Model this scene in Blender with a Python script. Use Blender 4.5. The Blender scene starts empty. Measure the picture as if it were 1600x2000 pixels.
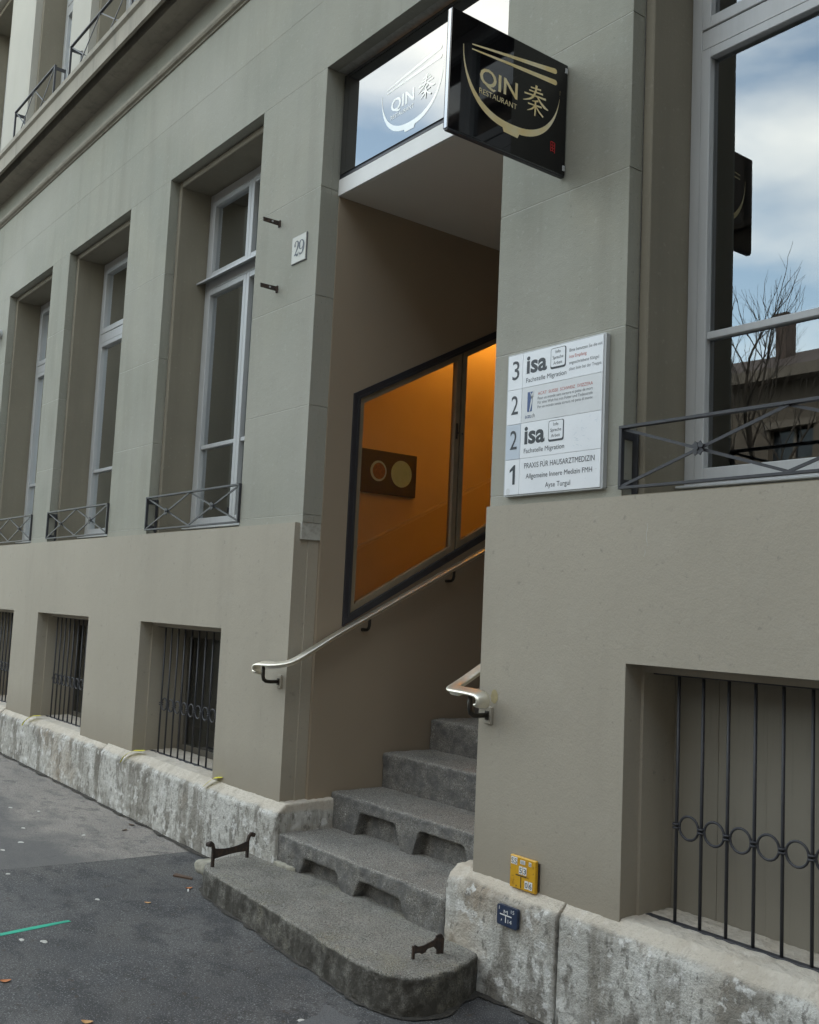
import bpy, bmesh, math, random
from mathutils import Vector, Matrix, noise
random.seed(7)
R = math.radians
scene = bpy.context.scene
COL = scene.collection

# ------------------------------------------------------------------ camera
cam_d = bpy.data.cameras.new('camera'); cam = bpy.data.objects.new('camera', cam_d); COL.objects.link(cam)
YAW, PITCH, ROLL = R(52.629), R(5.578), R(2.6086)
fwd = Vector((-math.sin(YAW)*math.cos(PITCH), math.cos(YAW)*math.cos(PITCH), math.sin(PITCH)))
rt = Vector((math.cos(YAW), math.sin(YAW), 0)); up = rt.cross(fwd)
r2 = math.cos(ROLL)*rt + math.sin(ROLL)*up; u2 = -math.sin(ROLL)*rt + math.cos(ROLL)*up
M = Matrix((r2, u2, -fwd)).transposed().to_4x4(); M.translation = Vector((0, -3.0, 1.52))
cam.matrix_world = M
cam_d.sensor_fit = 'HORIZONTAL'; cam_d.sensor_width = 36; cam_d.lens = 1993.69/1600*36
cam_d.clip_start = .05; cam_d.clip_end = 1000
scene.camera = cam

# ------------------------------------------------------------------ sky, sun, exposure
SUN_EL, SUN_AZ = R(40), R(38)          # azimuth measured clockwise from +Y
world = bpy.data.worlds.new('World'); scene.world = world; world.use_nodes = True
nt = world.node_tree; nt.nodes.clear()
def N(t, tree=None, **kw):
    n = (tree or nt).nodes.new(t)
    for k, v in kw.items(): setattr(n, k, v)
    return n
sky = N('ShaderNodeTexSky', sky_type='NISHITA', sun_disc=False, sun_elevation=SUN_EL, sun_rotation=SUN_AZ, air_density=1.0, dust_density=1.2, ozone_density=1.4)
tc = N('ShaderNodeTexCoord'); mp = N('ShaderNodeMapping'); mp.inputs['Scale'].default_value = (1, 1, 2.6); mp.inputs['Location'].default_value = (6.8, 3.6, 2.4)
nz = N('ShaderNodeTexNoise'); nz.inputs['Scale'].default_value = 2.1; nz.inputs['Detail'].default_value = 7; nz.inputs['Roughness'].default_value = .52
rp = N('ShaderNodeValToRGB'); rp.color_ramp.elements[0].position = .42; rp.color_ramp.elements[1].position = .70
mx = N('ShaderNodeMix', data_type='RGBA'); mx.inputs['B'].default_value = (6.0, 6.7, 7.7, 1)
wbal = N('ShaderNodeMix', data_type='RGBA', blend_type='MULTIPLY'); wbal.inputs['Factor'].default_value = 1; wbal.inputs['B'].default_value = (1.20, 1.06, .83, 1)   # daylight white balance
bg = N('ShaderNodeBackground'); bg.inputs['Strength'].default_value = .15; wo = N('ShaderNodeOutputWorld')
L = nt.links.new
L(tc.outputs['Generated'], mp.inputs['Vector']); L(mp.outputs['Vector'], nz.inputs['Vector']); L(nz.outputs['Fac'], rp.inputs['Fac'])
L(rp.outputs['Color'], mx.inputs['Factor']); L(sky.outputs['Color'], mx.inputs['A']); L(mx.outputs['Result'], wbal.inputs['A']); L(wbal.outputs['Result'], bg.inputs['Color']); L(bg.outputs['Background'], wo.inputs['Surface'])
sd = bpy.data.lights.new('sun', 'SUN'); sd.energy = 1.2; sd.angle = R(12); sd.color = (1, .94, .86)
sun = bpy.data.objects.new('sun', sd); COL.objects.link(sun)
sv = Vector((math.sin(SUN_AZ)*math.cos(SUN_EL), math.cos(SUN_AZ)*math.cos(SUN_EL), math.sin(SUN_EL)))
sun.rotation_euler = sv.to_track_quat('Z', 'Y').to_euler(); sun.location = sv*30
vs = scene.view_settings; vs.view_transform = 'Standard'; vs.look = 'None'; vs.gamma = 1; vs.use_curve_mapping = False
vs.exposure = 2.25
scene.render.engine = 'CYCLES'
scene.cycles.max_bounces = 8; scene.cycles.transparent_max_bounces = 12

# ------------------------------------------------------------------ materials
MAT = {}
def material(name, base, rough=.8, layers=(), bump=(), metal=0, spec=.5, rnd=0, ior=None, coat=0, cavity=None, riser=None, zcol=None, ycol=None):
    """layers: (scale, lo, hi, colour, (sx,sy,sz), detail) mixes colour by a noise ramp; bump: (scale, strength, dist)."""
    m = bpy.data.materials.new(name); m.use_nodes = True; t = m.node_tree; b = t.nodes['Principled BSDF']; l = t.links.new
    b.inputs['Roughness'].default_value = rough; b.inputs['Metallic'].default_value = metal
    b.inputs['Specular IOR Level'].default_value = spec
    if ior: b.inputs['IOR'].default_value = ior
    if coat: b.inputs['Coat Weight'].default_value = coat; b.inputs['Coat Roughness'].default_value = .02
    geo = N('ShaderNodeNewGeometry', t)
    rgb = N('ShaderNodeRGB', t); rgb.outputs[0].default_value = (*base, 1); cur = rgb.outputs[0]
    if rnd:
        oi = N('ShaderNodeObjectInfo', t); mr = N('ShaderNodeMapRange', t); l(oi.outputs['Random'], mr.inputs['Value'])
        mr.inputs['To Min'].default_value = 1-rnd; mr.inputs['To Max'].default_value = 1+rnd
        mm = N('ShaderNodeMix', t, data_type='RGBA', blend_type='MULTIPLY'); mm.inputs['Factor'].default_value = 1
        l(cur, mm.inputs['A']); l(mr.outputs['Result'], mm.inputs['B']); cur = mm.outputs['Result']
    for i, (sc, lo, hi, colr, st, det) in enumerate(layers):
        mpn = N('ShaderNodeMapping', t); mpn.inputs['Scale'].default_value = st; mpn.inputs['Location'].default_value = (i*3.7, i*1.9, i*5.3)
        nn = N('ShaderNodeTexNoise', t); nn.inputs['Scale'].default_value = sc; nn.inputs['Detail'].default_value = det; nn.inputs['Roughness'].default_value = .62
        rr = N('ShaderNodeMapRange', t); rr.inputs['From Min'].default_value = lo; rr.inputs['From Max'].default_value = hi
        mm = N('ShaderNodeMix', t, data_type='RGBA'); mm.inputs['B'].default_value = (*colr[:3], 1)
        l(geo.outputs['Position'], mpn.inputs['Vector']); l(mpn.outputs['Vector'], nn.inputs['Vector']); l(nn.outputs['Fac'], rr.inputs['Value'])
        f = rr.outputs['Result']
        if len(colr) > 3:
            mu = N('ShaderNodeMath', t, operation='MULTIPLY'); mu.inputs[1].default_value = colr[3]; l(f, mu.inputs[0]); f = mu.outputs[0]
        l(f, mm.inputs['Factor']); l(cur, mm.inputs['A']); cur = mm.outputs['Result']
    if zcol:       # cleaner cream stone of the hewn top chamfer
        colr, z0, z1 = zcol; sx = N('ShaderNodeSeparateXYZ', t); l(geo.outputs['Position'], sx.inputs[0])
        nn = N('ShaderNodeTexNoise', t); nn.inputs['Scale'].default_value = 9; nn.inputs['Detail'].default_value = 5; l(geo.outputs['Position'], nn.inputs['Vector'])
        ad = N('ShaderNodeMath', t, operation='MULTIPLY_ADD'); ad.inputs[1].default_value = .05; l(nn.outputs['Fac'], ad.inputs[0]); l(sx.outputs['Z'], ad.inputs[2])
        m1 = N('ShaderNodeMapRange', t); m1.inputs['From Min'].default_value = z0; m1.inputs['From Max'].default_value = z1; m1.inputs['To Max'].default_value = .75; l(ad.outputs[0], m1.inputs['Value'])
        mm = N('ShaderNodeMix', t, data_type='RGBA'); mm.inputs['B'].default_value = (*colr, 1); l(m1.outputs[0], mm.inputs['Factor']); l(cur, mm.inputs['A']); cur = mm.outputs['Result']
    if ycol:       # footworn darker tone away from the wall, wavering edge
        colr, y0, y1 = ycol; sx = N('ShaderNodeSeparateXYZ', t); l(geo.outputs['Position'], sx.inputs[0])
        nn = N('ShaderNodeTexNoise', t); nn.inputs['Scale'].default_value = 2.6; nn.inputs['Detail'].default_value = 7; l(geo.outputs['Position'], nn.inputs['Vector'])
        ad = N('ShaderNodeMath', t, operation='MULTIPLY_ADD'); ad.inputs[1].default_value = .9; l(nn.outputs['Fac'], ad.inputs[0]); l(sx.outputs['Y'], ad.inputs[2])
        m1 = N('ShaderNodeMapRange', t); m1.inputs['From Min'].default_value = y1; m1.inputs['From Max'].default_value = y0; m1.inputs['To Max'].default_value = .82; l(ad.outputs[0], m1.inputs['Value'])
        mm = N('ShaderNodeMix', t, data_type='RGBA'); mm.inputs['B'].default_value = (*colr, 1); l(m1.outputs[0], mm.inputs['Factor']); l(cur, mm.inputs['A']); cur = mm.outputs['Result']
    if riser:      # lichen and traffic dirt that has gathered on upright faces
        colr, lo, hi = riser; sx = N('ShaderNodeSeparateXYZ', t); l(geo.outputs['Normal'], sx.inputs[0])
        nn = N('ShaderNodeTexNoise', t); nn.inputs['Scale'].default_value = 11; nn.inputs['Detail'].default_value = 9; nn.inputs['Roughness'].default_value = .72; l(geo.outputs['Position'], nn.inputs['Vector'])
        m1 = N('ShaderNodeMapRange', t); m1.inputs['From Min'].default_value = .75; m1.inputs['From Max'].default_value = .25; l(sx.outputs['Z'], m1.inputs['Value'])
        m2 = N('ShaderNodeMapRange', t); m2.inputs['From Min'].default_value = lo; m2.inputs['From Max'].default_value = hi; l(nn.outputs['Fac'], m2.inputs['Value'])
        mu = N('ShaderNodeMath', t, operation='MULTIPLY'); l(m1.outputs[0], mu.inputs[0]); l(m2.outputs[0], mu.inputs[1])
        mm = N('ShaderNodeMix', t, data_type='RGBA'); mm.inputs['B'].default_value = (*colr, 1); l(mu.outputs[0], mm.inputs['Factor']); l(cur, mm.inputs['A']); cur = mm.outputs['Result']
    if cavity:     # dirt lodged in pits and cracks
        colr, lo, hi = cavity; m1 = N('ShaderNodeMapRange', t); m1.inputs['From Min'].default_value = hi; m1.inputs['From Max'].default_value = lo; l(geo.outputs['Pointiness'], m1.inputs['Value'])
        mm = N('ShaderNodeMix', t, data_type='RGBA'); mm.inputs['B'].default_value = (*colr, 1); l(m1.outputs[0], mm.inputs['Factor']); l(cur, mm.inputs['A']); cur = mm.outputs['Result']
    l(cur, b.inputs['Base Color'])
    prev = None
    for (sc, stg, dist) in bump:
        nn = N('ShaderNodeTexNoise', t); nn.inputs['Scale'].default_value = sc; nn.inputs['Detail'].default_value = 6; nn.inputs['Roughness'].default_value = .6
        bp = N('ShaderNodeBump', t); bp.inputs['Strength'].default_value = stg; bp.inputs['Distance'].default_value = dist
        l(geo.outputs['Position'], nn.inputs['Vector']); l(nn.outputs['Fac'], bp.inputs['Height'])
        if prev: l(prev, bp.inputs['Normal'])
        prev = bp.outputs['Normal']
    if prev: l(prev, b.inputs['Normal'])
    MAT[name] = m; return m
ISO = (1, 1, 1); STREAK = (5, 5, .45)
material('sandstone', (.306, .300, .246), .88, [(1.3, .35, .75, (.262, .268, .226), ISO, 4), (1.1, .46, .76, (.215, .21, .172, .6), STREAK, 5), (.5, .45, .7, (.345, .338, .292), ISO, 3), (38, .60, .72, (.40, .395, .355, .35), ISO, 4), (60, .64, .72, (.17, .165, .14, .5), ISO, 3)],
         [(9, .16, .02), (45, .15, .006), (160, .3, .004)], rnd=.05)
material('shaded_reveal_stone', (.235, .212, .16), .9, [(1.2, .35, .75, (.20, .18, .137), ISO, 4), (1.3, .5, .8, (.165, .15, .112, .5), STREAK, 5), (45, .62, .72, (.3, .28, .23, .4), ISO, 3)], [(10, .12, .02), (160, .22, .004)])  # the wall's sandstone made darker and browner: shade of the reveals in its colour
material('mortar', (.46, .455, .41), .95, [(30, .4, .7, (.33, .32, .28), ISO, 3)])
material('lower_paint', (.375, .336, .268), .75, [(.8, .35, .7, (.345, .309, .246), ISO, 3), (1.4, .50, .80, (.295, .264, .207, .55), (3, 3, .5), 6), (4.5, .55, .75, (.385, .35, .288, .6), ISO, 6), (26, .64, .74, (.20, .19, .16, .6), ISO, 4), (90, .45, .75, (.31, .29, .24, .5), ISO, 3)], [(5, .12, .02), (28, .12, .006), (110, .25, .003)], zcol=((.265, .23, .175), .74, .44))
material('upper_plaster', (.40, .385, .335), .85, [(1, .4, .75, (.36, .345, .30), ISO, 4), (1.3, .5, .8, (.36, .335, .27, .6), STREAK, 5)], [(80, .15, .004)])
material('cornice_stone', (.33, .30, .245), .9, [(2, .35, .7, (.27, .25, .205), ISO, 5), (2.2, .5, .75, (.20, .185, .155, .8), STREAK, 5)], [(60, .25, .006)], rnd=.04)
material('stairwell_paint', (.305, .248, .18), .7, [(.9, .35, .7, (.275, .222, .162), ISO, 3)], [(5, .06, .02), (130, .08, .003)])
material('ceiling_paint', (.66, .64, .58), .8, [(1, .4, .7, (.62, .60, .54), ISO, 3)])
material('white_fascia', (.72, .72, .70), .5, [(3, .4, .7, (.66, .66, .64), ISO, 3)])
material('limestone', (.44, .425, .385), .92,
         [(1.6, .42, .58, (.57, .56, .52), ISO, 6), (2.2, .485, .60, (.215, .197, .165, .85), (2.4, 2.4, .45), 9), (7, .53, .60, (.17, .155, .13, .8), (1, 1, .5), 9), (1.3, .52, .66, (.40, .325, .24, .7), ISO, 4), (13, .56, .61, (.66, .65, .62, .8), ISO, 7), (34, .57, .63, (.15, .14, .12, .7), (1, 1, .6), 6), (80, .55, .64, (.27, .255, .225, .5), (1, 1, .5), 4)],
         [(26, .7, .012), (60, .6, .008), (130, .9, .005)], cavity=((.12, .11, .09), .445, .488), zcol=((.56, .50, .41), .425, .440))
material('granite', (.235, .22, .19), .9,
         [(1.6, .4, .7, (.165, .158, .14), ISO, 4), (3.5, .54, .7, (.10, .092, .078, .6), ISO, 6), (150, .50, .60, (.075, .072, .066, .9), ISO, 2), (170, .55, .63, (.42, .41, .385, .9), ISO, 2), (60, .60, .68, (.27, .255, .215, .7), ISO, 3)],
         [(70, .6, .008), (200, .6, .004)], cavity=((.06, .056, .05), .42, .49), riser=((.105, .102, .098), .36, .62))
material('granite_weathered', (.235, .222, .192), .93,
         [(2.4, .42, .62, (.13, .122, .104, .7), (1.5, 1.5, 3.5), 7), (4, .53, .66, (.215, .195, .135, .6), ISO, 5), (150, .50, .60, (.06, .058, .05, .9), ISO, 2), (170, .56, .63, (.34, .33, .30, .8), ISO, 2)],
         [(50, .7, .01), (180, .6, .004)], cavity=((.05, .046, .038), .42, .49), riser=((.05, .045, .036), .30, .56))
material('asphalt_old', (.275, .247, .217), .93, [(1.1, .38, .66, (.215, .195, .174), ISO, 5), (4, .52, .66, (.12, .113, .106, .8), (1, 2.2, 1), 6), (9, .58, .66, (.085, .08, .075, .7), ISO, 4), (130, .52, .62, (.085, .08, .075, .9), ISO, 2), (150, .585, .65, (.36, .35, .335, .9), ISO, 2)],
         [(40, .3, .006), (210, .6, .004)], ycol=((.092, .09, .09), -.42, -.12))
material('asphalt_new', (.094, .089, .083), .88, [(.9, .40, .60, (.058, .058, .06), ISO, 6), (1.6, .52, .66, (.112, .108, .105, .8), ISO, 5), (3.1, .50, .60, (.034, .034, .036, .85), (1, 1.8, 1), 8), (12, .56, .66, (.045, .041, .038, .8), ISO, 5), (130, .50, .60, (.03, .03, .032, .7), ISO, 2), (150, .585, .65, (.24, .24, .245, .75), ISO, 2), (22, .66, .70, (.05, .036, .028, .8), ISO, 3)],
         [(9, .25, .01), (40, .4, .006), (210, .7, .004)])
material('asphalt_worn', (.125, .124, .126), .9, [(2.2, .38, .62, (.11, .11, .112), ISO, 5), (5, .54, .62, (.045, .045, .047, .95), ISO, 6), (160, .50, .60, (.07, .07, .072, .8), ISO, 2)], [(40, .35, .006), (210, .7, .004)])
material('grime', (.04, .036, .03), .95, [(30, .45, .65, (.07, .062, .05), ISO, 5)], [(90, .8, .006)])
material('road_asphalt', (.05, .05, .052), .9, [(2, .4, .7, (.04, .04, .042), ISO, 5)], [(150, .5, .004)])
material('kerb_stone', (.25, .245, .23), .9, [(3, .4, .7, (.2, .195, .18), ISO, 4)], [(80, .4, .005)])
material('iron', (.035, .036, .042), .55, [(20, .5, .7, (.055, .055, .06, .6), ISO, 4)], [(120, .25, .003)], spec=.5)
material('rust', (.035, .026, .022), .85, [(40, .45, .65, (.075, .045, .03, .8), ISO, 4)], [(120, .5, .003)])
material('aluminium', (.44, .45, .45), .4, [(6, .45, .75, (.36, .365, .36, .5), STREAK, 4)], [(60, .05, .002)])
material('window_gasket', (.03, .03, .034), .6)
material('nickel', (.82, .79, .69), .42, [(40, .45, .7, (.66, .62, .52, .5), ISO, 4)], [(90, .06, .002)], metal=1)
material('bronze', (.045, .040, .034), .42, metal=.6)
material('brass_worn', (.36, .30, .155), .6, [(30, .45, .7, (.28, .23, .12), ISO, 3)])
material('sign_black', (.006, .006, .007), .03, [(3, .5, .8, (.012, .012, .013), ISO, 3)], spec=.5, ior=1.5)
material('panel_black', (.006, .006, .008), .025, spec=.5, ior=2.9)
material('sign_edge', (.30, .32, .35), .18, metal=.8)
material('gold', (.82, .66, .32), .38, [(9, .35, .7, (.86, .78, .54), ISO, 2)])
material('logo_pale', (.80, .80, .72), .12, ior=2.3)
material('red_print', (.55, .03, .03), .5)
material('sign_white', (.78, .80, .82), .32, [(5, .45, .75, (.72, .745, .77), ISO, 4), (50, .66, .72, (.5, .5, .5, .4), (1, 1, 3), 3)])
material('sign_offwhite', (.66, .675, .68), .34, [(6, .45, .75, (.60, .61, .61), ISO, 4)])
material('sign_bluegrey', (.50, .56, .63), .34)
material('print_dark', (.018, .022, .03), .45)
material('print_grey', (.14, .145, .16), .5)
material('print_red', (.5, .12, .10), .5)
material('print_blue', (.03, .07, .2), .45)
material('enamel_yellow', (.62, .34, .018), .28, [(14, .5, .75, (.50, .25, .012), ISO, 4), (60, .62, .7, (.12, .06, .02, .6), ISO, 3)])
material('enamel_blue', (.022, .036, .075), .3, [(20, .5, .75, (.035, .05, .09), ISO, 3)])
material('enamel_cream', (.42, .415, .365), .4, [(9, .45, .7, (.42, .40, .33), ISO, 4), (40, .62, .7, (.25, .2, .14, .6), ISO, 3)])
material('case_frame', (.042, .042, .05), .45, metal=.3)
material('case_inner', (.23, .185, .125), .5, [(8, .4, .7, (.19, .155, .10), ISO, 3)])
material('case_wall', (.48, .37, .24), .85, [(1.2, .35, .7, (.42, .32, .20), ISO, 3)])
material('picture_dark', (.012, .008, .007), .4, [(9, .5, .75, (.025, .014, .01), (1, 1, 4), 3)])
material('soup', (.10, .05, .05), .5, [(45, .45, .65, (.22, .10, .06), ISO, 4)])
material('plate_print', (.26, .44, .62), .4, [(12, .4, .7, (.22, .38, .50), ISO, 3)])
material('porcelain', (.62, .62, .58), .35)
material('board_paint', (.245, .225, .180), .75, [(.9, .4, .7, (.215, .195, .155), ISO, 3), (9, .55, .75, (.2, .18, .145, .6), (9, 9, .3), 4)], [(40, .05, .003)])
material('cellar_dark', (.04, .042, .045), .9, [(1, .4, .7, (.03, .03, .032), ISO, 3)])
material('cellar_frame', (.12, .108, .085), .7, [(4, .4, .7, (.09, .08, .065), ISO, 3)])
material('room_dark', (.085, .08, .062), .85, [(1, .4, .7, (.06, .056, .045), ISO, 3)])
material('tape_green', (.015, .40, .26), .5, [(14, .45, .7, (.012, .32, .21), ISO, 3)])
material('tape_yellow', (.75, .70, .03), .5)
material('gum', (.50, .49, .45), .7, [(60, .5, .7, (.36, .35, .32), ISO, 3)])
material('leaf_orange', (.45, .16, .05), .7); material('leaf_tan', (.50, .28, .11), .7); material('leaf_brown', (.09, .055, .035), .8); material('paper_white', (.75, .75, .73), .7)
material('mortar_old', (.36, .345, .28), .95, [(20, .4, .65, (.26, .245, .2), ISO, 4)], [(40, .7, .01)])
material('facade_far', (.075, .065, .05), .9, [(.5, .4, .7, (.06, .052, .04), ISO, 4)])
material('roof_tiles', (.05, .037, .03), .9, [(2, .4, .7, (.06, .045, .038), ISO, 4)], [(14, .6, .03)])
material('bark', (.045, .038, .03), .95, [(12, .4, .7, (.065, .057, .045), ISO, 4)], [(30, .7, .01)])
material('window_far', (.02, .025, .03), .1)
material('trim_far', (.1, .09, .073), .85)
def glass(name, tint, mult, wav=.0):
    m = bpy.data.materials.new(name); m.use_nodes = True; t = m.node_tree; t.nodes.clear(); l = t.links.new
    fr = N('ShaderNodeFresnel', t); fr.inputs['IOR'].default_value = 1.5
    mu = N('ShaderNodeMath', t, operation='MULTIPLY', use_clamp=True); mu.inputs[1].default_value = mult
    tr = N('ShaderNodeBsdfTransparent', t); tr.inputs['Color'].default_value = (*tint, 1)
    gl = N('ShaderNodeBsdfGlossy', t); gl.inputs['Roughness'].default_value = .0; gl.inputs['Color'].default_value = (.93, .97, 1, 1)
    mi = N('ShaderNodeMixShader', t); o = N('ShaderNodeOutputMaterial', t)
    if wav:
        g = N('ShaderNodeNewGeometry', t); nn = N('ShaderNodeTexNoise', t); nn.inputs['Scale'].default_value = 1.6; nn.inputs['Detail'].default_value = 1
        bp = N('ShaderNodeBump', t); bp.inputs['Strength'].default_value = wav; bp.inputs['Distance'].default_value = .01
        l(g.outputs['Position'], nn.inputs['Vector']); l(nn.outputs['Fac'], bp.inputs['Height']); l(bp.outputs['Normal'], gl.inputs['Normal'])
    l(fr.outputs[0], mu.inputs[0]); l(mu.outputs[0], mi.inputs['Fac']); l(tr.outputs[0], mi.inputs[1]); l(gl.outputs[0], mi.inputs[2]); l(mi.outputs[0], o.inputs['Surface'])
    MAT[name] = m
glass('window_glass', (.72, .76, .72), 4.6, .10)
glass('cellar_glass', (.6, .64, .68), 2.0)
glass('case_glass', (.86, .84, .80), 3.0)
def emission(name, colr, s):
    m = bpy.data.materials.new(name); m.use_nodes = True; t = m.node_tree; t.nodes.clear()
    e = N('ShaderNodeEmission', t); e.inputs['Color'].default_value = (*colr, 1); e.inputs['Strength'].default_value = s
    o = N('ShaderNodeOutputMaterial', t); t.links.new(e.outputs[0], o.inputs['Surface']); MAT[name] = m
emission('warm_tube', (1, .45, .06), 17)

# ------------------------------------------------------------------ builders
ORIGIN = {}
def origin(o):
    return ORIGIN.get(o.name, Vector((0, 0, 0)))
def tag(o, label=None, cat=None, group=None, kind=None):
    if label: o['label'] = label
    if cat: o['category'] = cat
    if group: o['group'] = group
    if kind: o['kind'] = kind
    return o
def thing(name, loc, label, cat, group=None):
    e = bpy.data.objects.new(name, None); COL.objects.link(e); e.location = loc; e.empty_display_size = .1
    ORIGIN[e.name] = Vector(loc); tag(e, label, cat, group); return e
def link(name, me, mat, parent=None, smooth=False, org=None):
    """mesh is in world coordinates; it is re-based on its parent's (or its own) origin"""
    o = bpy.data.objects.new(name, me); COL.objects.link(o)
    if mat and not me.materials: me.materials.append(MAT[mat])
    if smooth:
        for p in me.polygons: p.use_smooth = True
    if parent is not None:
        o.parent = parent; w = origin(parent)
    else:
        w = Vector(org) if org else sum((v.co for v in me.vertices), Vector())/max(1, len(me.vertices))
        o.location = w
    me.transform(Matrix.Translation(-w)); ORIGIN[o.name] = w.copy()
    return o
class MB:
    def __init__(s): s.v = []; s.f = []
    def add(s, v, f):
        n = len(s.v); s.v += [tuple(p) for p in v]; s.f += [tuple(i+n for i in q) for q in f]; return s
    def box(s, a, b, bev=0):
        (x0, y0, z0), (x1, y1, z1) = a, b
        v = [(x0,y0,z0),(x1,y0,z0),(x1,y1,z0),(x0,y1,z0),(x0,y0,z1),(x1,y0,z1),(x1,y1,z1),(x0,y1,z1)]
        f = [(0,3,2,1),(4,5,6,7),(0,1,5,4),(1,2,6,5),(2,3,7,6),(3,0,4,7)]
        if bev:
            bm = bmesh.new(); vv = [bm.verts.new(p) for p in v]
            for q in f: bm.faces.new([vv[i] for i in q])
            bmesh.ops.bevel(bm, geom=list(bm.edges), offset=bev, segments=1, affect='EDGES'); bm.verts.index_update()
            v = [tuple(p.co) for p in bm.verts]; f = [tuple(p.index for p in q.verts) for q in bm.faces]; bm.free()
        return s.add(v, f)
    def prism(s, poly, vec):
        """poly: list of 3-D points (planar), extruded by vec"""
        vec = Vector(vec); n = len(poly); a = [Vector(p) for p in poly]; b = [p+vec for p in a]
        nrm = Vector((0, 0, 0))
        for i in range(n): nrm += a[i].cross(a[(i+1) % n])
        f = [tuple(range(n)), tuple(range(2*n-1, n-1, -1))] + [(i, i+n, (i+1) % n+n, (i+1) % n) for i in range(n)]
        if nrm.dot(vec) > 0: f = [tuple(reversed(q)) for q in f]
        return s.add(a+b, f)
    def tube(s, pts, r, seg=8, prof=None, side=None, caps=True):
        """round tube, or a swept profile [(across, up)...]"""
        P = [Vector(p) for p in pts]; prof = prof or [(r*math.cos(2*math.pi*k/seg), r*math.sin(2*math.pi*k/seg)) for k in range(seg)]
        m = len(prof); v = []; f = []
        for i, p in enumerate(P):
            t = (P[min(i+1, len(P)-1)]-P[max(i-1, 0)]).normalized()
            if side is None: side = t.cross(Vector((0, 0, 1))); side = side if side.length > 1e-3 else Vector((1, 0, 0))
            side = Vector(side); side = (side-t*side.dot(t)).normalized(); u = side.cross(t)
            v += [p+side*a+u*b for a, b in prof]
        for i in range(len(P)-1):
            for k in range(m):
                f.append((i*m+k, i*m+(k+1) % m, (i+1)*m+(k+1) % m, (i+1)*m+k))
        if caps: f += [tuple(range(m-1, -1, -1)), tuple((len(P)-1)*m+k for k in range(m))]
        return s.add(v, f)
    def ring(s, c, r, t, ax1, ax2, n=20, seg=8):
        c = Vector(c); a, b = Vector(ax1), Vector(ax2); z = a.cross(b); v = []; f = []
        for i in range(n):
            d = a*math.cos(2*math.pi*i/n)+b*math.sin(2*math.pi*i/n)
            for k in range(seg):
                v.append(c+d*(r+t*math.cos(2*math.pi*k/seg))+z*(t*math.sin(2*math.pi*k/seg)))
        for i in range(n):
            for k in range(seg):
                f.append((i*seg+k, ((i+1) % n)*seg+k, ((i+1) % n)*seg+(k+1) % seg, i*seg+(k+1) % seg))
        return s.add(v, f)
    def mesh(s, name='m'):
        me = bpy.data.meshes.new(name); me.from_pydata(s.v, [], s.f); me.update()
        if len(s.f) == 1: return me
        bm = bmesh.new(); bm.from_mesh(me); bmesh.ops.recalc_face_normals(bm, faces=list(bm.faces)); bm.to_mesh(me); bm.free(); return me
    def build(s, name, mat, parent=None, smooth=False, org=None):
        return link(name, s.mesh(name), mat, parent, smooth, org)
def autosmooth(o, ang=40):
    for p in o.data.polygons: p.use_smooth = True
    bm = bmesh.new(); bm.from_mesh(o.data)
    for e in bm.edges:
        if len(e.link_faces) == 2 and e.calc_face_angle(0) > R(ang): e.smooth = False
    bm.to_mesh(o.data); bm.free(); return o
def wall_holes(mb, x0, x1, z0, z1, holes, yf, yb):
    """upright slab in the XZ plane with rectangular holes (hx0,hx1,hz0,hz1)"""
    xs = sorted({x0, x1, *[h[0] for h in holes], *[h[1] for h in holes]}); zs = sorted({z0, z1, *[h[2] for h in holes], *[h[3] for h in holes]})
    xs = [x for x in xs if x0 <= x <= x1]; zs = [z for z in zs if z0 <= z <= z1]
    solid = lambda i, k: 0 <= i < len(xs)-1 and 0 <= k < len(zs)-1 and not any(h[0] <= (xs[i]+xs[i+1])/2 <= h[1] and h[2] <= (zs[k]+zs[k+1])/2 <= h[3] for h in holes)
    idx = {}; v = []; f = []
    def V(i, k, s):
        if (i, k, s) not in idx: idx[(i, k, s)] = len(v); v.append((xs[i], yb if s else yf, zs[k]))
        return idx[(i, k, s)]
    for i in range(len(xs)-1):
        for k in range(len(zs)-1):
            if not solid(i, k): continue
            f.append((V(i,k,0), V(i+1,k,0), V(i+1,k+1,0), V(i,k+1,0))); f.append((V(i,k,1), V(i,k+1,1), V(i+1,k+1,1), V(i+1,k,1)))
            if not solid(i-1, k): f.append((V(i,k,0), V(i,k+1,0), V(i,k+1,1), V(i,k,1)))
            if not solid(i+1, k): f.append((V(i+1,k,0), V(i+1,k,1), V(i+1,k+1,1), V(i+1,k+1,0)))
            if not solid(i, k-1): f.append((V(i,k,0), V(i,k,1), V(i+1,k,1), V(i+1,k,0)))
            if not solid(i, k+1): f.append((V(i,k+1,0), V(i+1,k+1,0), V(i+1,k+1,1), V(i,k+1,1)))
    return mb.add(v, f)
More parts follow.
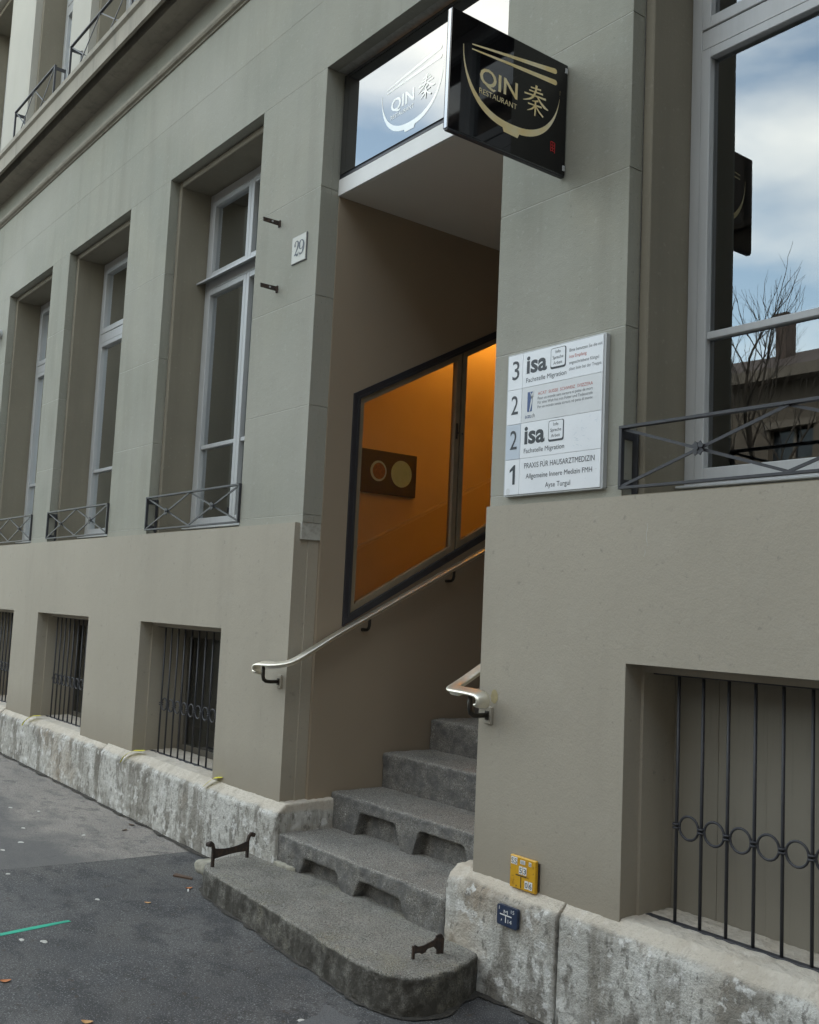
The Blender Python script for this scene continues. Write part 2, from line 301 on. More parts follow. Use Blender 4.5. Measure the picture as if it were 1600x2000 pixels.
def rough_solid(name, mesh, mat, parent, voxel, amp, scale, cutters=(), bev=0, fine=0, fn=None, org=None):
    """stone block: solid, cut, voxel-remeshed, then worn by noise"""
    o = bpy.data.objects.new('tmp', mesh); COL.objects.link(o); tmp = [o]
    if bev:
        bm = bmesh.new(); bm.from_mesh(mesh)
        bmesh.ops.bevel(bm, geom=[e for e in bm.edges if len(e.link_faces) == 2 and e.calc_face_angle(0) > .6], offset=bev, segments=3, affect='EDGES', profile=.5); bm.to_mesh(mesh); bm.free()
    for cme in cutters:
        c = bpy.data.objects.new('tmpc', cme); COL.objects.link(c); tmp.append(c)
        b = o.modifiers.new('b', 'BOOLEAN'); b.operation = 'DIFFERENCE'; b.object = c; b.solver = 'EXACT'
    rm = o.modifiers.new('r', 'REMESH'); rm.mode = 'VOXEL'; rm.voxel_size = voxel; rm.adaptivity = 0
    dg = bpy.context.evaluated_depsgraph_get(); me = bpy.data.meshes.new_from_object(o.evaluated_get(dg))
    for t in tmp:
        d = t.data; bpy.data.objects.remove(t); bpy.data.meshes.remove(d)
    ns = [v.normal.copy() for v in me.vertices]
    for v, n in zip(me.vertices, ns):
        p = v.co; q = Vector((p.x*scale, p.y*scale, p.z*scale))
        d = amp*noise.noise(q)+amp*.5*noise.noise(q*2.3)
        if fine: d += fine*noise.noise(q*7)
        if fn: d += fn(p, n)
        v.co = p+n*d
    me.update()
    return link(name, me, mat, parent, True, org)
# flat print: 2-D polygons laid on a plane
def lay(polys, O, u, v, n, lift, thick, mb=None):
    mb = mb or MB(); O, u, v, n = Vector(O), Vector(u), Vector(v), Vector(n)
    for pts, faces in polys:
        a = [O+u*p[0]+v*p[1]+n*lift for p in pts]
        mb.add(a, faces)
    return mb
def poly(pts): return (pts, [tuple(range(len(pts)))])
def text_poly(s, x, y, size, width=None, bold=0, align='L'):
    c = bpy.data.curves.new('t', 'FONT'); c.body = s; c.size = 1; c.offset = bold; c.resolution_u = 3
    o = bpy.data.objects.new('t', c); COL.objects.link(o); dg = bpy.context.evaluated_depsgraph_get(); dg.update()
    me = bpy.data.meshes.new_from_object(o.evaluated_get(dg)); vs_ = [v.co.copy() for v in me.vertices]; fs = [tuple(p.vertices) for p in me.polygons]
    bpy.data.objects.remove(o); bpy.data.curves.remove(c); bpy.data.meshes.remove(me)
    if not vs_: return ([], [])
    mn = min(p.x for p in vs_); w = max(p.x for p in vs_)-mn; sx = (width/w) if width else size
    off = {'L': 0, 'C': -w*sx/2, 'R': -w*sx}[align]
    return ([(x+off+(p.x-mn)*sx, y+p.y*size) for p in vs_], fs)
def stroke(pts, ws, n=6):
    """brush stroke: Catmull-Rom through pts with widths ws"""
    P = [Vector((p[0], p[1])) for p in pts]; out = []; W = []
    for i in range(len(P)-1):
        p0, p1, p2, p3 = P[max(i-1, 0)], P[i], P[i+1], P[min(i+2, len(P)-1)]
        for k in range(n):
            t = k/n; out.append(.5*((2*p1)+(p2-p0)*t+(2*p0-5*p1+4*p2-p3)*t*t+(3*p1-p0-3*p2+p3)*t**3)); W.append(ws[i]*(1-t)+ws[i+1]*t)
    out.append(P[-1]); W.append(ws[-1]); pts2 = []; m = len(out)
    for i in range(m):
        d = (out[min(i+1, m-1)]-out[max(i-1, 0)]).normalized(); nn = Vector((-d.y, d.x))*W[i]/2; pts2 += [tuple(out[i]+nn), tuple(out[i]-nn)]
    return (pts2, [(2*i, 2*i+1, 2*i+3, 2*i+2) for i in range(m-1)])
def rrect(x0, y0, x1, y1, r, n=4):
    p = []
    for cx, cy, a in ((x1-r, y1-r, 0), (x0+r, y1-r, 90), (x0+r, y0+r, 180), (x1-r, y0+r, 270)):
        for k in range(n+1): p.append((cx+r*math.cos(R(a+90*k/n)), cy+r*math.sin(R(a+90*k/n))))
    return p
def printed(name, polys, mat, parent, O, u, v, n, lift):
    return lay(polys, O, u, v, n, lift, 0).build(name, mat, parent)

# ------------------------------------------------------------------ the ground
def ground_z(x): return -.009*(x+4.2)
def sheet(name, x0, x1, y0, y1, lift, mat, nx=2):
    xs = [x0+(x1-x0)*i/nx for i in range(nx+1)]; v = []; f = []
    for x in xs: v += [(x, y0, ground_z(max(-15, min(6, x)))+lift), (x, y1, ground_z(max(-15, min(6, x)))+lift)]
    for i in range(nx): f.append((2*i, 2*i+2, 2*i+3, 2*i+1))
    return tag(MB().add(v, f).build(name, mat, None, False, (0, 0, 0)), kind='structure')
XB = [-60, -15, 6, 60]
def sheet2(name, y0, y1, lift, mat):
    v = []; f = []
    for x in XB: v += [(x, y0, ground_z(max(-15, min(6, x)))+lift), (x, y1, ground_z(max(-15, min(6, x)))+lift)]
    for i in range(3): f.append((2*i, 2*i+2, 2*i+3, 2*i+1))
    return tag(MB().add(v, f).build(name, mat, None, False, (0, 0, 0)), kind='structure')
tag(MB().add([(-400, -400, -.75), (400, -400, -.75), (400, 400, -.75), (-400, 400, -.75)], [(0, 1, 2, 3)]).build('ground', 'road_asphalt', None, False, (0, 0, 0)), kind='structure')
sheet2('pavement', -4.2, .4, 0, 'asphalt_old')
sheet2('road', -13, -4.35, -.12, 'road_asphalt')
sheet2('far_pavement', -18, -13.15, 0, 'asphalt_old')
k = MB()
for ya, yb in ((-4.36, -4.19), (-13.16, -12.99)):
    v = []
    for x in XB:
        g = ground_z(max(-15, min(6, x))); v += [(x, ya, g+.006), (x, yb, g+.006), (x, ya, g-.3), (x, yb, g-.3)]
    f = []
    for i in range(3):
        a = 4*i; f += [(a, a+4, a+5, a+1), (a, a+2, a+6, a+4), (a+1, a+5, a+7, a+3)]
    k.add(v, f)
tag(k.build('kerb', 'kerb_stone', None, False, (0, 0, 0)), kind='structure')
# the newer dark asphalt strip laid in front of the entrance, its left edge wavering
v = []; f = []
n = 26
for i in range(n+1):
    y = -.05-4.1*i/n; x = -5.80+.035*noise.noise(Vector((y*2.2, 1, 0)))-.12*max(0, -y-.6)+.03*noise.noise(Vector((y*7, 4, 0)))
    v += [(x, y, ground_z(x)+.004), (6, y, ground_z(6)+.004)]
for i in range(n): f.append((2*i, 2*i+2, 2*i+3, 2*i+1))
tag(MB().add(v, f).build('asphalt_patch', 'asphalt_new', None, False, (0, 0, 0)), kind='structure')

pts0 = [(-3.42, -.70), (-3.30, -.86), (-3.12, -.98), (-2.85, -1.08), (-2.4, -1.0), (-1.9, -.95), (-1.5, -.6), (-1.5, -.2), (-2.2, -.14), (-2.75, -.20), (-2.95, -.36), (-2.98, -.55), (-3.1, -.66), (-3.25, -.68)]
pts = []
for i, (x, y) in enumerate(pts0):
    x2, y2 = pts0[(i+1) % len(pts0)]
    for k in range(8):
        a, b = x+(x2-x)*k/8, y+(y2-y)*k/8; q = Vector((a*11, b*11, 0)); pts.append((a+.045*noise.noise(q)+.03*noise.noise(q*2.7), b+.045*noise.noise(q+Vector((5, 5, 0)))+.03*noise.noise(q*2.7+Vector((3, 0, 0)))))
tag(MB().add([(x, y, ground_z(x)+.0075) for x, y in pts], [tuple(range(len(pts)))]).build('asphalt_patch', 'asphalt_worn', None, False, (0, 0, 0)), kind='structure')

# ------------------------------------------------------------------ the building
BX0, BX1 = -17.0, 6.0
XL, XR = -4.916, -3.345
WIN = [(-11.14, -9.76), (-9.29, -7.85), (-7.085, -5.665), (-2.595, -1.165), (.4, 1.83), (2.7, 4.13)]
ZS, ZH = 1.995, 4.685
B = thing('building', (-6, 0, 0), 'grey-green stone building with beige painted basement storey, cornice and entrance stairwell', 'building')
# ashlar: courses of stone blocks on the piers between the openings, and full courses above them
opens = sorted(WIN[:3]+[(XL, XR)]+WIN[3:])
piers = []; x = BX0
for a, b in opens: piers.append((x, a)); x = b
piers.append((x, BX1))
courses = [(ZS, 2.04), (2.04, 2.668), (2.668, 3.312), (3.312, 3.962), (3.962, ZH)]
def block(x0, x1, z0, z1, gx0, gx1, g):
    MB().box((x0+gx0, 0, z0+g/2), (x1-gx1, .072, z1-g/2), .0009).build('stone_block', 'sandstone', B)
for pi, (a, b) in enumerate(piers):
    for ci, (z0, z1) in enumerate(courses):
        g = .0042 if (z1-z0) > .1 else .002
        if b-a > 1.6:
            nb = max(2, round((b-a)/1.15)); off = 0 if ci % 2 else .25
            cuts = [a]+[a+(b-a)*(j+off)/nb for j in range(1, nb)]+[b]
            for j in range(len(cuts)-1): block(cuts[j], cuts[j+1], z0, z1, 0 if j == 0 else .001, 0 if j == len(cuts)-2 else .001, g)
        else: block(a, b, z0, z1, 0, 0, g)
for ci, (z0, z1) in enumerate(((ZH, 5.14), (5.14, 5.60))):
    x = BX0; j = 0
    while x < BX1-.01:
        x2 = min(BX1, x+1.18+.25*((j*37+ci*17) % 5)/5);  x2 = BX1 if BX1-x2 < .5 else x2
        block(x, x2, z0, z1, .0002, .0002, .0005); x = x2; j += 1
# the same stone lining the sides of the entrance
for (a, b) in ((XL-.1, XL), (XR, XR+.1)):
    for (z0, z1) in courses: MB().box((a, .0722, z0+.002), (b, .1275, z1-.002), .0009).build('stone_block', 'sandstone', B)
# core behind the blocks (shows only in the joints and carries the reveals)
mb = MB(); wall_holes(mb, BX0, BX1, 1.9, 6.1, [(a-.004, b+.004, 1.9, ZH+.004) for a, b in opens], .0011, .36); mb.build('wall_core', 'mortar', B)
# string course and frieze, in lengths
def prism_x(name, prof, x0, x1, mat):
    return MB().prism([(x0, y, z) for y, z in prof], (x1-x0, 0, 0)).build(name, mat, B)
SC = [(.02, 5.60), (-.012, 5.602), (-.014, 5.612), (-.034, 5.618), (-.045, 5.632), (-.047, 5.648), (-.040, 5.662), (-.022, 5.672), (.02, 5.676)]
CO = [(.03, 5.895), (-.03, 5.897), (-.10, 5.90), (-.175, 5.915), (-.18, 6.02), (-.245, 6.02), (-.247, 5.902), (-.274, 5.90), (-.274, 6.045), (-.296, 6.062), (-.298, 6.105), (-.02, 6.165), (.03, 6.165)]
x = BX0; j = 0
while x < BX1-.01:
    x2 = min(BX1, x+2.21)
    prism_x('string_course', SC, x+.0006, x2-.0006, 'cornice_stone')
    MB().box((x+.0008, 0, 5.676), (x2-.0008, .07, 5.895)).build('frieze_block', 'sandstone', B)
    prism_x('cornice_block', CO, x+.0015, x2-.0015, 'cornice_stone'); x = x2
# first floor
FW = [(-13.4, -12.05), (-11.10, -9.80), (-9.25, -7.85), (-7.05, -5.66), (-4.85, -3.45), (-2.595, -1.165)]
Z1, Z2 = 6.19, 8.75
mb = MB(); wall_holes(mb, BX0, BX1, 6.165, 11, [(a, b, Z1, Z2) for a, b in FW], .0, .35); mb.build('first_floor_wall', 'upper_plaster', B)
mb = MB(); mb.box((BX0, .35, 10.9), (BX1, 9, 11.0)); mb.build('roof', 'roof_tiles', B)
mb = MB(); mb.box((BX0, 9, -.3), (BX1, 9.2, 11)); mb.box((BX0-.2, 0.0, -.3), (BX0, 9.2, 11)); mb.box((BX1, 0.0, -.3), (BX1+.2, 9.2, 11)); mb.build('side_wall', 'upper_plaster', B)
MB().box((BX1+.21, -4.05, -.4), (BX1+5, 9.2, 15), .02).build('added_shade_wing', 'facade_far', B)  # unseen wing, added to keep light off the window and basement reveals

def window(x0, x1, zs, zh, zt, zm, drip=False, stone='shaded_reveal_stone', simple=False):
    """stepped stone surround, then a two-leaf window with transom lights"""
    yi, yf, st = .072, .316, .046
    a, b, h = x0+st, x1-st, zh-.05
    m = MB()
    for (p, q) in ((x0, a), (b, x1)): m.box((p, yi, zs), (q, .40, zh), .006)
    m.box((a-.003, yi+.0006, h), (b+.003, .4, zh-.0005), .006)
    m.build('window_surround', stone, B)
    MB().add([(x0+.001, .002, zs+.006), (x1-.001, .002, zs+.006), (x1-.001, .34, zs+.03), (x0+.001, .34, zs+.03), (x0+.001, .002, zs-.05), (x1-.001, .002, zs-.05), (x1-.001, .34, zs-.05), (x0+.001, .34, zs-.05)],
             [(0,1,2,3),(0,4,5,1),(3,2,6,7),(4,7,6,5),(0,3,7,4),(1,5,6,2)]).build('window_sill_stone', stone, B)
    f = MB(); fw = .05; y0, y1 = yf, yf+.06; c = (a+b)/2
    f.box((a, y0, zs+.03), (a+fw, y1, h), .003); f.box((b-fw, y0, zs+.03), (b, y1, h), .003)
    f.box((a+fw, y0+.0008, h-.065), (b-fw, y1, h-.0006), .003); f.box((a+fw, y0+.0008, zs+.032), (b-fw, y1, zs+.085), .003)
    f.box((a+fw, y0+.001, zt-.055), (b-fw, y1, zt+.03), .004)
    W = f.build('window', 'aluminium', B)
    g = MB(); g.box((a-.004, y0+.012, zs+.03), (a+.002, y1+.03, h+.004)); g.build('gasket', 'window_gasket', W)
    MB().box((a+.01, y0-.07, zs+.052), (b-.01, y0+.002, zs+.064), .003).build('sill', 'aluminium', W)
    if drip: MB().add([(a-.03, y0-.075, zt+.002), (b+.0, y0-.075, zt+.002), (b, y0-.002, zt+.034), (a-.03, y0-.002, zt+.034), (a-.03, y0-.075, zt-.012), (b, y0-.075, zt-.012), (b, y0-.002, zt+.02), (a-.03, y0-.002, zt+.02)],
             [(0,1,2,3),(4,7,6,5),(0,4,5,1),(0,3,7,4),(1,5,6,2),(3,2,6,7)]).build('drip_rail', 'aluminium', W)
    sw = .042; ys0, ys1 = y0+.012, y0+.056
    for i, (p, q) in enumerate(((a+fw, c), (c, b-fw))):
        for (za, zb, low) in ((zs+.085, zt-.055, True), (zt+.03, h-.065, False)):
            s = MB(); e = .0012
            pl, pr = p+e, q-e
            s.box((pl, ys0-.016, za+e), (pl+sw, ys1, zb-e), .003); s.box((pr-sw, ys0-.016, za+e), (pr, ys1, zb-e), .003)
            s.box((pl+sw, ys0-.0155, zb-sw), (pr-sw, ys1, zb-e-.0004), .003); s.box((pl+sw, ys0-.0155, za+e+.0004), (pr-sw, ys1, za+sw+.01), .003)
            s.build('sash', 'aluminium', W)
            if low: MB().box((pl+sw-.002, ys0-.006, zm-.015), (pr-sw+.002, ys1-.006, zm+.015), .003).build('glazing_bar', 'aluminium', W)
            panes = ((za+sw, zm-.015), (zm+.015, zb-sw)) if low else ((za+sw, zb-sw),)
            for k1, k2 in panes:
                tl = .0006*random.uniform(-1, 1)
                MB().add([(pl+sw-.004, ys0+.016, k1-.004), (pr-sw+.004, ys0+.016+tl, k1-.004), (pr-sw+.004, ys0+.016+tl, k2+.004), (pl+sw-.004, ys0+.016, k2+.004)], [(0, 1, 2, 3)]).build('pane', 'window_glass', W)
    return W
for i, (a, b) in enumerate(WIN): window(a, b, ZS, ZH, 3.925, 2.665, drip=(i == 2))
for a, b in FW: window(a, b, Z1, Z2, 8.0, 6.9, stone='shaded_reveal_stone')
# rooms behind the windows
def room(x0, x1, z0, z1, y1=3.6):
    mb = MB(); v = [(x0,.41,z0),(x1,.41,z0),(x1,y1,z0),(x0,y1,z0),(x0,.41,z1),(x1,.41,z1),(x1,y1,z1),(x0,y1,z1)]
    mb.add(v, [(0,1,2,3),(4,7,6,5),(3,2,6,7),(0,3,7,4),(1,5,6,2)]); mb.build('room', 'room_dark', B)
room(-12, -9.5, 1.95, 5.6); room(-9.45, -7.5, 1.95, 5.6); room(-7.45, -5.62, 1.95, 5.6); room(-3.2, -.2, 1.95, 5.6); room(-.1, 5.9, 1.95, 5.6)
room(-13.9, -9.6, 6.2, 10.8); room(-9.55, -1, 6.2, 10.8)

# basement storey: painted smooth, two layers so that the openings are stepped
BW = [(-11.15, -9.98), (-9.27, -8.02), (-6.99, -5.745), (-2.525, -1.29), (.47, 1.72), (2.8, 4.05)]
BZ0, BZ1 = .40, 1.366
LY = -.035
for nm, (xa, xb) in (('l', (BX0, -4.938)), ('r', (-3.328, BX1))):
    hs = [(a, b, BZ0-.02, BZ1) for a, b in BW if xa < a < xb]
    mb = MB(); wall_holes(mb, xa, xb, .38, ZS-.003, hs, LY, .055); o = mb.build('basement_wall', 'lower_paint', B)
    hs2 = [(a+.014, b-.014, BZ0-.02, BZ1-.03) for a, b in BW if xa < a < xb]
    mb = MB(); wall_holes(mb, xa+(.0 if nm == 'l' else .03), xb-(.03 if nm == 'l' else 0), .36, ZS-.005, hs2, .0552, .36); mb.build('basement_wall', 'lower_paint', B)
# door jamb returns of the lower storey
MB().box((-5.2, LY+.09, .40), (-4.931, .126, ZS-.004), .002).build('door_jamb', 'lower_paint', B)
MB().box((-3.335, LY+.09, .40), (-3.0, .126, ZS-.004), .002).build('door_jamb', 'lower_paint', B)

# flaked paint on the lower wall
for pts_ in ([(-2.44, 1.885), (-2.436, 1.87), (-2.442, 1.84), (-2.439, 1.82), (-2.434, 1.80)], [(-2.447, 1.79), (-2.445, 1.775), (-2.451, 1.76)], [(-3.06, 1.19), (-3.056, 1.186)], [(-2.86, .71), (-2.857, .70)], [(-5.35, 1.2), (-5.346, 1.17)], [(-5.2, .93), (-5.197, .90), (-5.2, .88)]):
    printed('paint_chip', [stroke(pts_, [.001]+[.0028]*(len(pts_)-2)+[.001], 3)], 'mortar' if pts_[0][0] > -2.5 else 'cornice_stone', B, (0, LY, 0), (1, 0, 0), (0, 0, 1), (0, -1, 0), .0008)
# basement windows behind the grilles
for i, (a, b) in enumerate(BW):
    if i == 3:
        n = 6; w = (b-a-.028)/n
        for j in range(n):
            MB().box((a+.014+w*j, .236+.002*(j % 2), .45), (a+.014+w*(j+1), .27, BZ1-.03), .0012).build('window_board', 'board_paint', B)
        continue
    f = MB(); y = .30
    f.box((a+.014, y, .42), (a+.10, y+.05, BZ1-.03)); f.box((b-.07, y, .42), (b-.014, y+.05, BZ1-.03)); f.box((a+.1, y+.001, .42), (b-.07, y+.05, .50)); f.box((a+.1, y+.001, BZ1-.1), (b-.07, y+.05, BZ1-.031)); f.box(((a+b)/2-.03, y+.0005, .5), ((a+b)/2+.03, y+.05, BZ1-.1))
    W = f.build('basement_window', 'cellar_frame', B)
    for p, q in ((a+.1, (a+b)/2-.03), ((a+b)/2+.03, b-.07)): MB().add([(p, y+.02, .5), (q, y+.02, .5), (q, y+.02, BZ1-.1), (p, y+.02, BZ1-.1)], [(0, 1, 2, 3)]).build('pane', 'cellar_glass', W)
mb = MB()
for xa, xb in ((-12.5, -5.62), (-3.2, 5.8)):
    mb.add([(xa,.4,.3),(xb,.4,.3),(xb,1.6,.3),(xa,1.6,.3),(xa,.4,1.9),(xb,.4,1.9),(xb,1.6,1.9),(xa,1.6,1.9)], [(0,1,2,3),(4,7,6,5),(3,2,6,7),(0,3,7,4),(1,5,6,2)])
mb.build('cellar_room', 'cellar_dark', B)

# plinth of rough limestone blocks
def chisel(p, n):
    d = 0
    if n.y < -.5:
        w = max(0, min(1, (.30-p.z)/.22))
        d += -.002-.013*w*max(0, noise.noise(Vector((p.x*5, 3, p.z*7)))+.05) + .006*w*noise.noise(Vector((p.x*17, 1, p.z*21)))
    elif n.z > .3: d += .004*noise.noise(Vector((p.x*28+p.y*20, p.y*40, 2)))
    return d
def plinth(x0, x1, dy=0):
    g0 = ground_z((x0+x1)/2)-.12; prof = [(.30, g0), (-.092, g0), (-.088, .385), (-.072, .412), (-.028, .452), (.30, .462)]
    m = MB().prism([(x0, y+dy, z) for y, z in prof], (x1-x0, 0, 0)).mesh()
    return rough_solid('plinth_block', m, 'limestone', B, .0072, .0016, 6, fn=chisel, fine=.0016)
for a, b, dy in ((-12.6, -10.02, 0), (-9.995, -7.45, .004), (-7.42, -4.862, -.008), (-3.438, -2.792, 0), (-2.780, -.4, .004)): plinth(a, b, dy)
MB().box((BX0, -.09, -.4), (-12.61, .3, .41), .02).build('plinth_block', 'limestone', B); MB().box((-.39, -.09, -.5), (BX1, .3, .41), .02).build('plinth_block', 'limestone', B)
MB().box((BX0, -.04, .40), (-12.61, .3, .46), .01).build('plinth_block', 'limestone', B); MB().box((-.39, -.04, .40), (BX1, .3, .46), .01).build('plinth_block', 'limestone', B)

# stairwell
zb_ = lambda y: 1.4225+.548*(y-.2925)
CY0, CY1, CH = .300, 2.25, 1.352
XW = -4.908
mb = MB(); T = (-.05, 0, 0)
P = lambda y, z: (XW, y, z)
mb.prism([P(.126, .3), P(CY0, .3), P(CY0, 3.93), P(.126, 3.93)], T)
mb.prism([P(CY0, .3), P(CY1, .3), P(CY1, zb_(CY1)), P(CY0, zb_(CY0))], T)
mb.prism([P(CY0, zb_(CY0)+CH), P(CY1, zb_(CY1)+CH), P(CY1, 3.93), P(CY0, 3.93)], T)
mb.prism([P(CY1, .3), P(4.4, .3), P(4.4, 3.93), P(CY1, 3.93)], T)
me = mb.mesh(); bm = bmesh.new(); bm.from_mesh(me); bmesh.ops.remove_doubles(bm, verts=list(bm.verts), dist=1e-5)
seen = {}
for fc in list(bm.faces):
    kk = tuple(sorted(v_.index for v_ in fc.verts)); seen.setdefault(kk, []).append(fc)
bmesh.ops.delete(bm, geom=[fc for l_ in seen.values() if len(l_) > 1 for fc in l_], context='FACES'); bm.to_mesh(me); bm.free()
link('stairwell_wall', me, 'stairwell_paint', B)
MB().box((-3.352, .126, .3), (-3.25, 4.4, 3.93)).build('stairwell_wall', 'stairwell_paint', B)
MB().box((-5.0, 4.4, .3), (-3.2, 4.5, 3.93)).build('stairwell_wall', 'stairwell_paint', B)
MB().box((-4.955, .1335, 3.9302), (-3.25, 4.45, 3.98)).build('stairwell_ceiling', 'ceiling_paint', B)
MB().box((XL+.002, .118, 3.932), (XR-.002, .1334, 4.03), .0015).build('fascia_board', 'white_fascia', B)

# granite steps
ST = thing('staircase', (-4.1, 0, 0), 'flight of worn grey granite steps rising into the dark stairwell', 'stairs')
outline = [(-5.13, .12), (-5.135, -.06), (-5.125, -.22), (-5.09, -.34), (-5.03, -.42), (-4.93, -.462), (-4.78, -.474), (-4.5, -.492), (-4.1, -.523), (-3.7, -.556), (-3.42, -.578), (-3.31, -.574), (-3.215, -.556), (-3.15, -.515), (-3.117, -.455), (-3.112, -.37), (-3.132, -.27), (-3.172, -.17), (-3.215, -.09), (-3.22, .12)]
m = MB().prism([(x, y, -.1) for x, y in outline], (0, 0, .245)).mesh()
def worn(p, n):
    d = .004*noise.noise(Vector((p.x*9, p.y*9, 5)))
    if abs(n.z) < .6: d += .006*noise.noise(Vector((p.x*22, p.y*22, p.z*16)))
    if n.z > .6: d -= .004*max(0, noise.noise(Vector((p.x*1.3, p.y*3, 9))))
    return d
o = rough_solid('step', m, 'granite_weathered', ST, .0085, .003, 10, fn=worn, fine=.002, bev=.012); o['label'] = 'wide bottom step with rounded corners and moss-dark riser'
def hollow(x0, x1, z0, h, y):
    n = 5; pts = [(x0-.045, z0-.03), (x0+.0, z0+h-.03)]
    pts += [(x0+.03-.03*math.cos(R(90*k/n)), z0+h-.03+.03*math.sin(R(90*k/n))) for k in range(1, n+1)]
    pts += [(x1-.03+.03*math.sin(R(90*k/n)), z0+h-.03+.03*math.cos(R(90*k/n))) for k in range(0, n+1)]
    pts += [(x1+.05, z0-.03)]
    return MB().prism([(px, y-.05, pz) for px, pz in pts], (0, .112, 0)).mesh()
TOPS = [.305, .498, .697, .878]; NOSE = [-.075, .272, .625, .972]
prev = .145
for i, (zt, yn) in enumerate(zip(TOPS, NOSE)):
    xa, xb = (-4.868, -3.452) if i == 0 else (-4.902, -3.36)
    m = MB().box((xa, yn, prev-.02), (xb, yn+.46, zt)).mesh(); cut = ()
    if i == 0: cut = (hollow(-4.605, -4.285, .145, .078, yn), hollow(-4.115, -3.762, .145, .078, yn))
    if i == 1: cut = (hollow(-4.612, -4.275, .305, .122, yn), hollow(-4.10, -3.73, .305, .122, yn))
    rough_solid('step', m, 'granite', ST, .0085, .003, 10, cut, .016 if i else .012, .002, worn); prev = zt
z, y = .878, .972
for i in range(8):
    z2, y2 = z+.184, y+.35
    MB().box((-4.902, y2, z-.03), (-3.36, y2+(.38 if i < 7 else 1.2), z2), .012).build('step', 'granite', ST); z, y = z2, y2
# mortar fillets: left corner of the bottom step and beside the second step
m = MB().prism([(-4.86, -.10, .135), (-4.70, -.10, .135), (-4.66, -.075, .135), (-4.86, -.06, .135)], (0, 0, .03)).mesh()
rough_solid('mortar_fillet', m, 'mortar_old', ST, .006, .004, 30, fine=.002)
m = MB().box((-5.16, -.42, .07), (-5.03, -.30, .142)).mesh()
rough_solid('mortar_fillet', m, 'mortar_old', ST, .007, .008, 14, bev=.03)

# grime gathered where the stone meets the pavement
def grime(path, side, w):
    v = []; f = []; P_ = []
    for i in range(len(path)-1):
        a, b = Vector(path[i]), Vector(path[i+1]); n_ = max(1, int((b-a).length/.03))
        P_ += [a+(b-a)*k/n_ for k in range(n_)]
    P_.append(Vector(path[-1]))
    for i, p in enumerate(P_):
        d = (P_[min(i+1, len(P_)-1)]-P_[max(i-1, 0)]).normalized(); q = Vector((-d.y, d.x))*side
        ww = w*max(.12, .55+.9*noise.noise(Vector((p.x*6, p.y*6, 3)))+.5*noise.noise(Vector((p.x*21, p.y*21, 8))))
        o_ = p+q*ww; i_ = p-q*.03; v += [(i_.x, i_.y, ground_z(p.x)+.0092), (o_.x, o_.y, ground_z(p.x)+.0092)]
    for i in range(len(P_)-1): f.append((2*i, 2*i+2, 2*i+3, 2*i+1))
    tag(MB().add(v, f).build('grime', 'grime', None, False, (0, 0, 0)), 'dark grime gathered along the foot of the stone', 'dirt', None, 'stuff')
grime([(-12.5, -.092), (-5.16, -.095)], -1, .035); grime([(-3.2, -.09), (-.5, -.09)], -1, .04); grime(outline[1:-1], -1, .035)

# ------------------------------------------------------------------ sloping lit display window in the stairwell wall
S = thing('showcase', (XW, .3, 1.4), 'sloping glazed display window glowing orange in the stairwell wall', 'display window')
def para(y0, y1, off0, off1, x0, x1, mb):
    """sloped ring-less quad prism between heights zb+off0 and zb+off1"""
    return mb.prism([(x0, y0, zb_(y0)+off0), (x0, y1, zb_(y1)+off0), (x0, y1, zb_(y1)+off1), (x0, y0, zb_(y0)+off1)], (x1-x0, 0, 0))
def ring4(y0, y1, lo, hi, w, x0, x1):
    mb = MB(); k_ = w*1.14
    para(y0, y0+w, lo, hi, x0, x1, mb); para(y1-w, y1, lo, hi, x0, x1, mb); para(y0+w, y1-w, lo, lo+k_, x0, x1-.0006, mb); para(y0+w, y1-w, hi-k_, hi, x0, x1-.0006, mb); return mb
ring4(CY0-.004, CY1, -.004, CH+.004, .028, XW-.06, XW+.014).build('frame', 'case_frame', S)
ring4(CY0+.0245, CY1-.03, .0285, CH-.0285, .014, XW-.05, XW+.019).build('frame', 'window_gasket', S)
YD = 1.118
for (p, q) in ((CY0+.039, YD-.006), (YD+.006, CY1-.045)):
    lo, hi = .045, CH-.045
    fr_ = ring4(p, q, lo, hi, .034, XW-.04, XW+.004).build('casement', 'case_inner', S)
    m_ = MB(); y0, y1 = p+.03, q-.03; m_.add([(XW-.02, y0, zb_(y0)+lo+.03), (XW-.02, y1, zb_(y1)+lo+.03), (XW-.02, y1, zb_(y1)+hi-.03), (XW-.02, y0, zb_(y0)+hi-.03)], [(0, 1, 2, 3)]); m_.build('pane', 'case_glass', fr_)
mb = MB(); para(YD-.006, YD+.006, .045, CH-.045, XW-.05, XW-.012, mb); mb.build('mullion', 'window_gasket', S)
MB().box((XW+.004, YD-.035, 2.62), (XW+.012, YD-.022, 2.72), .001).build('handle', 'bronze', S)
for yy in (YD-.016, YD+.02): MB().tube([(XW+.003, yy, 2.66), (XW+.007, yy, 2.66)], .006, 8).build('lock', 'window_gasket', S)
XI = -5.56
mb = MB(); mb.add([(XI, .16, .9), (XI, 3.2, .9), (XI, 3.2, 4.25), (XI, .16, 4.25)], [(0, 1, 2, 3)])
mb.add([(XI, 3.2, .9), (XW-.05, 3.2, .9), (XW-.05, 3.2, 4.25), (XI, 3.2, 4.25)], [(0, 1, 2, 3)]); mb.add([(XI, .3, .9), (XW-.05, .3, .9), (XW-.05, .3, 4.25), (XI, .3, 4.25)], [(0, 3, 2, 1)])
mb.add([(XI, .16, 4.25), (XW-.05, .16, 4.25), (XW-.05, 3.2, 4.25), (XI, 3.2, 4.25)], [(0, 3, 2, 1)]); mb.add([(XI, .16, .9), (XW-.05, .16, .9), (XW-.05, 3.2, .9), (XI, 3.2, .9)], [(0, 1, 2, 3)]); mb.build('back_wall', 'case_wall', S)
